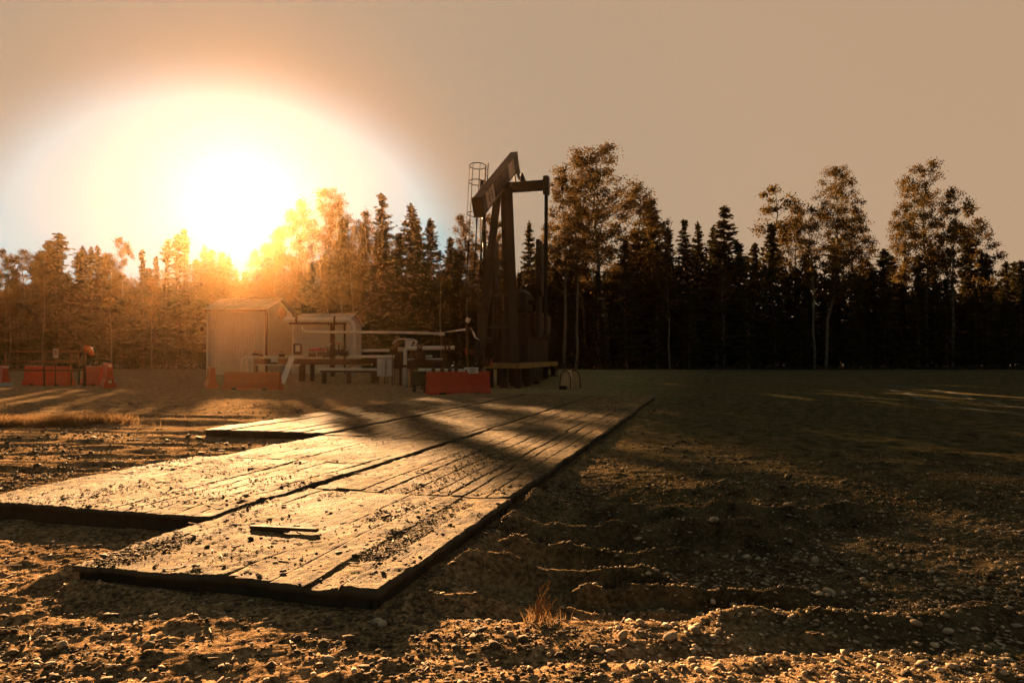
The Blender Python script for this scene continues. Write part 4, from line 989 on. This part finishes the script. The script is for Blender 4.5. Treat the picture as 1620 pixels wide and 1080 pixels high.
for px_ in (640, 699):
    m = MB(); g_ = gpt(px_, D); t_ = P(px_, 528, D); m.tube([g_ - Vector((0, 0, .1)), Vector((g_.x, g_.y, t_.z - .08))], .05, 8); m.build('stanchion', M['rust'], root)

# low rack of pipes and valves
D = 46.0
rk = empty('pipe_rack', gpt(500, D), 'low brown steel rack of pipes and valves in front of the sheds', 'pipe rack')
m = MB(); m.beam(P(402, 572, D), P(598, 572, D), .7, .36); m.build('main_beam', M['rust'], rk)
for px_ in (404, 478, 494, 596):
    m = MB(); g_ = gpt(px_, D); zt = P(0, 575, D).z; m.box((g_.x, g_.y, (g_.z - .1 + zt) / 2), (.34 if px_ == 478 else .22, .3, zt - g_.z + .1), 0, .02); m.build('rack_leg', M['rust'], rk)
for px0, px1, py, r_, dd in ((398, 480, 564.5, .09, 0), (548, 625, 564, .10, .1), (405, 475, 577, .045, -.4), (573, 616, 554.5, .10, 1.2), (482, 512, 563.5, .05, -.1)):
    m = MB(); m.tube([P(px0, py, D + dd), P(px1, py, D + dd)], r_, 10); m.build('pale_pipe', WP, rk, smooth=True)
for k, px_ in enumerate((383.5, 391, 399)):
    m = MB(); dd = -.3 * k; g_ = P(px_, 586, D + dd); m.tube([P(px_, 588, D + dd), P(px_, 572, D + dd)] + arc(P(px_, 571, D + dd), P(px_, 565, D + dd), P(px_ + 6, 565, D + dd), 6) + [P(px_ + 10, 565, D + dd)], .11, 10); m.tube([P(px_, 578, D + dd), P(px_, 576.5, D + dd)], .18, 12); m.build('elbow_pipe', WP, rk, smooth=True)
    m = MB(); gg = gpt(px_, D + dd); m.tube([gg - Vector((0, 0, .1)), P(px_, 588, D + dd)], .05, 8); m.build('stub_leg', M['rust'], rk)
rr = random.Random(5)
for px_, py, s_ in ((508, 560, .34), (518, 561, .42), (527, 558, .4), (536, 557, .5), (544, 559, .4), (494, 561, .3), (446, 562, .22), (412, 562, .2), (404, 561, .22)):
    m = MB(); q = P(px_, py, D - .2); m.tube([q - Vector((s_ / 2, 0, 0)), q + Vector((s_ / 2, 0, 0))], s_ * .36, 10)
    for e_ in (-1, 1): m.tube([q + Vector((e_ * s_ * .5, 0, 0)), q + Vector((e_ * (s_ * .5 + .05), 0, 0))], s_ * .52, 10)
    m.tube([q, q + Vector((0, 0, s_ * 1.1))], s_ * .1, 8); v_ = m.build('valve', M['rust'], rk)
    m = MB(); m.ring(q + Vector((0, 0, s_ * 1.1)), s_ * .42, .018, Vector((rr.uniform(-.3, .3), rr.uniform(-.6, -.1), 1)), 14); m.build('hand_wheel', M['red_plastic'] if rr.random() < .4 else M['rust'], v_)
m = MB(); m.tube([P(488, 553, D), P(516, 552.5, D)], .07, 8); m.build('red_handle_bar', M['red_plastic'], rk)
m = MB(); m.tube([P(512, 557, D), P(522, 545, D), P(524, 543, D)], .03, 6); m.build('gauge_line', WP, rk)
m = MB(); m.box(P(471, 552, D - .1), (.52, .3, .7), 0, .03); ib = m.build('instrument_box', M['rust'], rk)
m = MB(); m.box(P(471, 551, D - .27), (.30, .02, .42), 0, .01); m.build('cover_plate', WP, ib)
m = MB(); m.box(P(434, 569, D - .42), (.42, .06, .32)); m.build('name_plate', WP, rk)
a, b = P(462, 566, D - .6), gpt(446, D - 2.2); m = MB(); m.beam(a, b + Vector((0, 0, .03)), .34, .10, up=Vector((0, 1, 0))); m.build('ramp_plank', WP, rk)
# pale low walkway
D = 44.5
wk = empty('low_walkway', gpt(560, D), 'low pale topped walkway on stubby brown legs in front of the pipe rack', 'walkway')
m = MB(); a, b = P(505, 583.5, D), P(615, 584.5, D); m.beam(a, b, .85, .14); m.build('deck', WP, wk)
for px_ in (513, 590, 552):
    for dd in (-.3, .3):
        m = MB(); g_ = gpt(px_, D + dd); zt = P(0, 586, D).z; m.box((g_.x, g_.y, (g_.z - .08 + zt) / 2), (.26, .14, zt - g_.z + .08), 0, .02); m.build('leg', M['rust'], wk)
m = MB(); m.beam(P(508, 587.5, D) , P(612, 587.5, D), .5, .12); m.build('under_beam', M['rust'], wk)
for k, (x0, x1, y0, y1) in enumerate(((551, 563, 581, 577), (568, 589, 577, 576))):
    m = MB(); a, b = P(x0, y0, D), P(x1, y1, D); m.beam(a, b, .25, .11); tag(m.build('yellow_offcut', M['yellow_beam'], loc=a), ('short' if k == 0 else 'longer') + ' yellowish board lying on the low pale walkway', 'board')

# instrument shelter and pipes right of it
D = 42.0
sh = empty('meter_shelter', gpt(637, D), 'small open shelter with pale curved hood on thin legs between sheds and wellhead', 'shelter')
m = MB(); prof = [(620, 543), (622, 540), (626, 536), (632, 535), (648, 535), (654, 536.5), (657, 540), (652, 549)]
f0 = [P(x, y, D - .5) for x, y in prof]; f1 = [q + Vector((0, 1.1, 0)) for q in f0]; f2 = [q + Vector((0, 0, -.05)) for q in f0]; f3 = [q + Vector((0, 0, -.05)) for q in f1]; n = len(prof)
vs = f0 + f1 + f2 + f3; fs = []
for k in range(n - 1): fs += [(k, k + 1, n + k + 1, n + k), (2 * n + k, 3 * n + k, 3 * n + k + 1, 2 * n + k + 1), (k, 2 * n + k, 2 * n + k + 1, k + 1), (n + k, n + k + 1, 3 * n + k + 1, 3 * n + k)]
fs += [(0, n, 3 * n, 2 * n), (n - 1, 3 * n - 1, 4 * n - 1, 2 * n - 1)]; m.add(vs, fs); m.build('hood', WP, sh)
m = MB(); m.add([P(641, 537, D - .52), P(655, 538, D - .52), P(650, 548, D - .52), P(641, 548, D - .52)] + [P(641, 537, D - .46), P(655, 538, D - .46), P(650, 548, D - .46), P(641, 548, D - .46)], [(3, 2, 1, 0), (4, 5, 6, 7), (0, 1, 5, 4), (1, 2, 6, 5), (2, 3, 7, 6), (3, 0, 4, 7)]); m.build('side_flap', WP, sh)
for px_, dd in ((620.5, -.45), (624.5, .5), (629, -.45), (632, .5), (652, .5)):
    m = MB(); g_ = gpt(px_, D + dd); m.tube([g_ - Vector((0, 0, .08)), Vector((g_.x, g_.y, P(0, 541, D).z))], .028, 6); m.build('leg', M['rust'], sh)
m = MB(); m.tube([P(634, 549, D), P(634, 556, D)], .16, 12); m.tube([P(631, 552, D - .2), P(637, 552, D - .2)], .11, 10); m.build('meter', M['cladding'], sh)
m = MB(); g_ = gpt(634, D); m.tube([g_ - Vector((0, 0, .08)), P(634, 557, D)], .05, 8); m.build('meter_stand', M['rust'], sh)
D = 39.5
fl = empty('flow_line', gpt(641, D), 'pale flow pipe rising from the ground and running right to the wellhead', 'pipe')
m = MB(); m.tube([gpt(641, D) - Vector((0, 0, .1)), P(641, 557, D)] + arc(P(641, 555, D), P(641, 551, D), P(645, 551, D), 5) + [P(719, 550, D)], .115, 12); m.build('pipe_run', WP, fl, smooth=True)
for px_ in (662, 667, 705, 711):
    m = MB(); q = P(px_, 550.6, D); m.tube([q - Vector((.05, 0, 0)), q + Vector((.05, 0, 0))], .20, 12); m.build('flange', M['rust'], fl)
m = MB(); m.tube([P(641, 577, D), P(641, 581, D)], .17, 12); m.build('base_flange', M['rust'], fl)
m = MB(); m.box(P(664, 563, D), (.62, .45, .62), 0, .12); m.tube([P(664, 556, D), P(664, 550, D)], .12, 8); m.build('separator_body', M['rust'], fl)
for px0, px1, py in ((645, 700, 569), (668, 684, 564)):
    m = MB(); m.tube([P(px0, py, D + .2), P(px1, py - .5, D + .2)], .07, 8); m.build('branch_pipe', WP, fl)
m = MB(); m.tube([P(648, 576, D + .3), P(700, 576, D + .3)], .32, 14); m.build('buried_drum', M['rust'], fl)
m = MB()
for px_ in (652, 696): m.beam(P(px_, 578, D + .3), gpt(px_, D + .3) - Vector((0, 0, .05)), .16, .5)
m.build('drum_saddle', M['rust'], fl)
D = 37.0
lp = empty('low_pipe', gpt(705, D), 'low pale pipe with small valves just above the top of the red barrier', 'pipe')
m = MB(); m.tube([P(662, 585, D), P(735, 586, D)], .09, 10); m.build('pipe_run', WP, lp, smooth=True)
for px_ in (686, 700, 712, 722):
    m = MB(); q = P(px_, 585.5, D); m.tube([q - Vector((.1, 0, 0)), q + Vector((.1, 0, 0))], .13, 10); m.tube([q, q + Vector((0, 0, .3))], .025, 6); m.tube([q + Vector((-.08, 0, .3)), q + Vector((.08, 0, .3))], .03, 6); m.build('valve', M['rust'], lp)
for px_ in (668, 730):
    m = MB(); g_ = gpt(px_, D); m.tube([g_ - Vector((0, 0, .08)), P(px_, 586, D)], .05, 8); m.build('leg', M['rust'], lp)
# pale cabinet boxes
for k, (px_, wpx) in enumerate(((604, 14), (617, 9))):
    D = 44.0; g_ = gpt(px_, D); zt = P(0, 565.5, D).z; r_ = empty('cabinet', g_, ('wider' if k == 0 else 'narrower') + ' pale electrical cabinet between the pipe rack and the hooded shelter', 'cabinet')
    w_ = wpx / F * D; m = MB(); m.box((g_.x, g_.y, (zt + g_.z + .45) / 2), (w_, .35, zt - g_.z - .45), 0, .02); b_ = m.build('box', M['cladding'], r_)
    m = MB(); m.box((g_.x, g_.y - .185, (zt + g_.z + .45) / 2), (w_ * .82, .02, (zt - g_.z - .45) * .86)); m.build('door', WP, b_)
    for e_ in (-1, 1):
        m = MB(); m.box((g_.x + e_ * w_ * .36, g_.y, (g_.z - .05 + g_.z + .45) / 2), (.06, .06, .5)); m.build('leg', M['rust'], r_)

# ------------------------------------------------------------------ barriers
PROF = [(-.30, 0), (.30, 0), (.30, .12), (.17, .38), (.11, 1.0), (.09, 1.02), (-.09, 1.02), (-.11, 1.0), (-.17, .38), (-.30, .12)]
def barrier(pa, pb_, label, mt, ht=1.0, ribs=True, pads=()):
    a, b = Vector(pa), Vector(pb_); c = (a + b) / 2; z0 = min(gzf(a.x, a.y), gzf(b.x, b.y)) - .01; a.z = b.z = z0; c.z = z0
    root = empty('jersey_barrier', c, label, 'barrier', 'plastic jersey barriers around the well site')
    m = MB(); m.prism([(x, z * ht) for x, z in PROF], a, b); d = (b - a).normalized(); L_ = (b - a).length; sx = Vector((d.y, -d.x, 0))
    if ribs:
        for k in range(1, int(L_ / .5)):
            q = a + d * L_ * k / int(L_ / .5)
            for e_ in (-1, 1): m.beam(q + sx * e_ * .17 + Vector((0, 0, .40 * ht)), q + sx * e_ * .115 + Vector((0, 0, .92 * ht)), .08, .025, up=sx)
    bo = m.build('body', mt, root)
    if ribs:
        m = MB()
        for f in (.22, .78): m.box(a + d * L_ * f + Vector((0, 0, .055)), (.30, .64, .09), math.atan2(d.y, d.x))
        m.build('forklift_slot', M['black'], bo)
    m = MB(); q = a - d * .03
    for z_ in (.3, .75): m.tube([q + Vector((0, 0, z_ * ht)), q + Vector((0, 0, (z_ + .12) * ht))], .06, 8)
    m.build('connector', mt, bo)
    for (f, e_, z_, w_, h_) in pads:
        m = MB(); q = a + (b - a) * f
        if f in (0, 1): m.box(q + (d * -.02 if f == 0 else d * .02) + Vector((0, 0, z_ * ht)), (.03, w_, h_), math.atan2(d.y, d.x))
        else: m.box(q + sx * e_ * (.115 if z_ > .4 else .26) + Vector((0, 0, z_ * ht)), (w_, .03, h_), math.atan2(d.y, d.x))
        m.build('reflector', WP, bo)
    return root
g0 = gpt(675.5, 32.2); g1 = gpt(773, 33.4)
b1 = barrier(g0, g1, 'bright red barrier standing side on at the far end of the mat road', M['red_plastic'], 1.03)
m = MB(); q = P(745.5, 585.8, 32.9); m.box(q, (.66, .04, .28), .04, .01); pl_ = m.build('notice_plate', WP, loc=q); tag(pl_, 'small pale notice plate propped on top of the bright red barrier', 'sign')
m = MB(); m.box(q + Vector((-.24, -.026, -.02)), (.10, .008, .12), .04)
for k in range(3): m.box(q + Vector((.06, -.026 , .07 - .07 * k)), (.34 - .06 * k, .008, .02), .04)
m.build('faded_print', M['rust'], pl_)
barrier(gpt(357, 37.8), gpt(443, 37.0), 'faded salmon red barrier side on in front of the larger shed', M['faded_plastic'], .93)
barrier(gpt(337, 38.5), gpt(331, 41.4), 'faded red barrier seen end on at the left corner of the larger shed', M['faded_plastic'], 1.12)
barrier(gpt(42, 42.0), gpt(112, 41.0), 'dark red barrier side on behind the pipe railing at the left', M['red_plastic'], 1.12)
barrier(gpt(-8, 41.0), gpt(9, 39.2), 'red barrier with white pads cut by the left picture edge', M['red_plastic'], 1.15, pads=((1, 0, .95, .3, .08), (1, 0, .12, .62, .2), (.8, 1, .12, .5, .2)))
barrier(gpt(134, 42.3), gpt(163, 41.2), 'short looking dark red barrier right of the railing corner', M['red_plastic'], 1.12)
barrier(gpt(174, 37.8), gpt(167, 40.6), 'dark red barrier end on with white corner patches, nearest of the left group', M['red_plastic'], 1.30, pads=((0, 0, .93, .16, .14), (0, 0, .3, .14, .2), (.1, 1, .93, .2, .14), (.12, 1, .28, .4, .1)))
# railing around the left enclosure
rl = empty('pipe_railing', gpt(70, 39.5), 'brown steel pipe railing around the left end barriers', 'railing')
pts = [(8, 39.5), (70, 39.5), (113, 40.8), (125, 43.0), (134, 39.2)]
for px_, d_ in pts:
    m = MB(); g_ = gpt(px_, d_); m.tube([g_ - Vector((0, 0, .08)), P(px_, 556.5, d_)], .045 if px_ != 134 else .08, 8); m.build('railing_post', M['rust'], rl)
for py in (556.5, 571, 585.5):
    m = MB(); m.tube([P(5, py, 39.5), P(113, py + (0 if py < 560 else 0), 39.5)], .04, 8); m.tube([P(113, py + 1.2, 39.5), P(134, py - .5, 39.2)], .04, 8); m.tube([P(70, py, 39.5), P(125, py - 1, 43)], .03, 8); m.build('rail', M['rust'], rl)
sg = empty('post_sign', gpt(88, 38.8), 'small pale rectangular sign on a post in front of the left railing', 'sign')
m = MB(); g_ = gpt(88, 38.8); m.tube([g_ - Vector((0, 0, .08)), P(88, 566, 38.8)], .03, 8); m.build('post', M['rust'], sg)
m = MB(); m.box(P(88, 558.6, 38.75), (.30, .03, .52), 0, .012); pn = m.build('panel', M['cladding'], sg)
m = MB(); 
for z_, w_ in ((.15, .16), (.06, .2), (-.03, .18)): m.box(P(88, 558.6, 38.72) + Vector((0, .005, z_)), (w_, .012, .045))
m.build('print', M['rust'], pn)
q = P(136, 552, 39.1); ws = empty('windsock', q, 'small bright orange sock drooping from the railing corner post', 'windsock')
m = MB(); m.tube([P(135, 551, 39.1), P(139, 552, 39.1), P(143, 556, 39.1), P(146.5, 562, 39.1)], [.17, .21, .17, .10], 12); m.build('fabric_sock', M['orange'], ws, smooth=True)
m = MB(); m.ring(P(135.2, 551, 39.1), .18, .02, Vector((1, 0, -.1)), 14); m.tube([P(134, 551, 39.15), P(134, 558, 39.2)], .02, 6); m.build('hoop', M['rust'], ws)
# green bin beside the red barrier
gb = empty('green_bin', gpt(664, 34.5), 'dark green metal bin on legs left of the bright red barrier', 'bin')
g_ = gpt(664, 34.5); m = MB(); m.box((g_.x, g_.y, g_.z + .62), (.72, .6, .62), 0, .05); bb_ = m.build('tub', M['green_bin'], gb)
m = MB(); m.box((g_.x, g_.y, g_.z + .96), (.8, .68, .07), 0, .02); m.build('lid', M['green_bin'], bb_)
for e_, f_ in ((-1, -1), (1, -1), (-1, 1), (1, 1)):
    m = MB(); m.box((g_.x + e_ * .27, g_.y + f_ * .22, g_.z + .15), (.09, .09, .36)); m.build('leg', M['green_bin'], gb)
# cable reel: two hoops with canvas between, right of the pumpjack base
rc = gpt(901, 37.5); rb = empty('hooped_cover', rc, 'low tan canvas cover stretched over two dark hoops right of the pumpjack', 'cover')
def hoop(px0, px1, dd, top):
    pts = []
    for k in range(15):
        t = math.pi * k / 14; x = px0 + (px1 - px0) * (1 - math.cos(t)) / 2; pts.append(P(x, 0, 37.5 + dd)); pts[-1].z = rc.z + (P(0, top, 37.5).z - rc.z) * math.sin(t) ** .6 + .01
    return pts
h1 = hoop(886, 903, -.2, 586); h2 = hoop(900, 918, .5, 586); h3 = hoop(893, 910, .9, 586)
for hp in (h1, h2, h3):
    m = MB(); m.tube(hp, .03, 8); m.build('hoop', M['rust'], rb)
m = MB(); n = len(h1)
def sheet(m, A, B, th=.015):
    n = len(A); vs = [p for p in A] + [p for p in B] + [p - Vector((0, 0, th)) for p in A] + [p - Vector((0, 0, th)) for p in B]; fs = []
    for k in range(n - 1): fs += [(k, k + 1, n + k + 1, n + k), (2 * n + k, 3 * n + k, 3 * n + k + 1, 2 * n + k + 1)]
    m.add(vs, fs)
sheet(m, h1, h3); sheet(m, h3, h2)
fc = [p for p in h1]; c_ = h1[0].lerp(h1[-1], .5); m.add([c_] + fc, [(0, k + 1, k + 2) for k in range(n - 1)]); fc = h2; c_ = h2[0].lerp(h2[-1], .5); m.add([c_] + fc, [(0, k + 1, k + 2) for k in range(n - 1)])
m.build('canvas', M['canvas'], rb)
m = MB(); q = P(893, 0, 37.0); m.box((q.x - .08, q.y, rc.z + .08), (.42, .3, .2), 0, .04); tag(m.build('dark_case', M['black'], loc=(q.x, q.y, rc.z)), 'low dark box lying in front of the tan hooped cover', 'box')

# ------------------------------------------------------------------ evening haze
m = MB(); m.box((0, 33, 14.2), (340, 168, 33)); hz = m.build('haze', bpy.data.materials.new('haze_air'), loc=(0, 0, 0)); tag(hz, kind='stuff')
hm = hz.data.materials[0]; hm.use_nodes = True; t = hm.node_tree; t.nodes.clear(); o_ = t.nodes.new('ShaderNodeOutputMaterial'); pv = t.nodes.new('ShaderNodeVolumePrincipled')
pv.inputs['Color'].default_value = (1.0, .60, .26, 1); pv.inputs['Density'].default_value = .000082; pv.inputs['Anisotropy'].default_value = .92
t.links.new(pv.outputs[0], o_.inputs['Volume'])
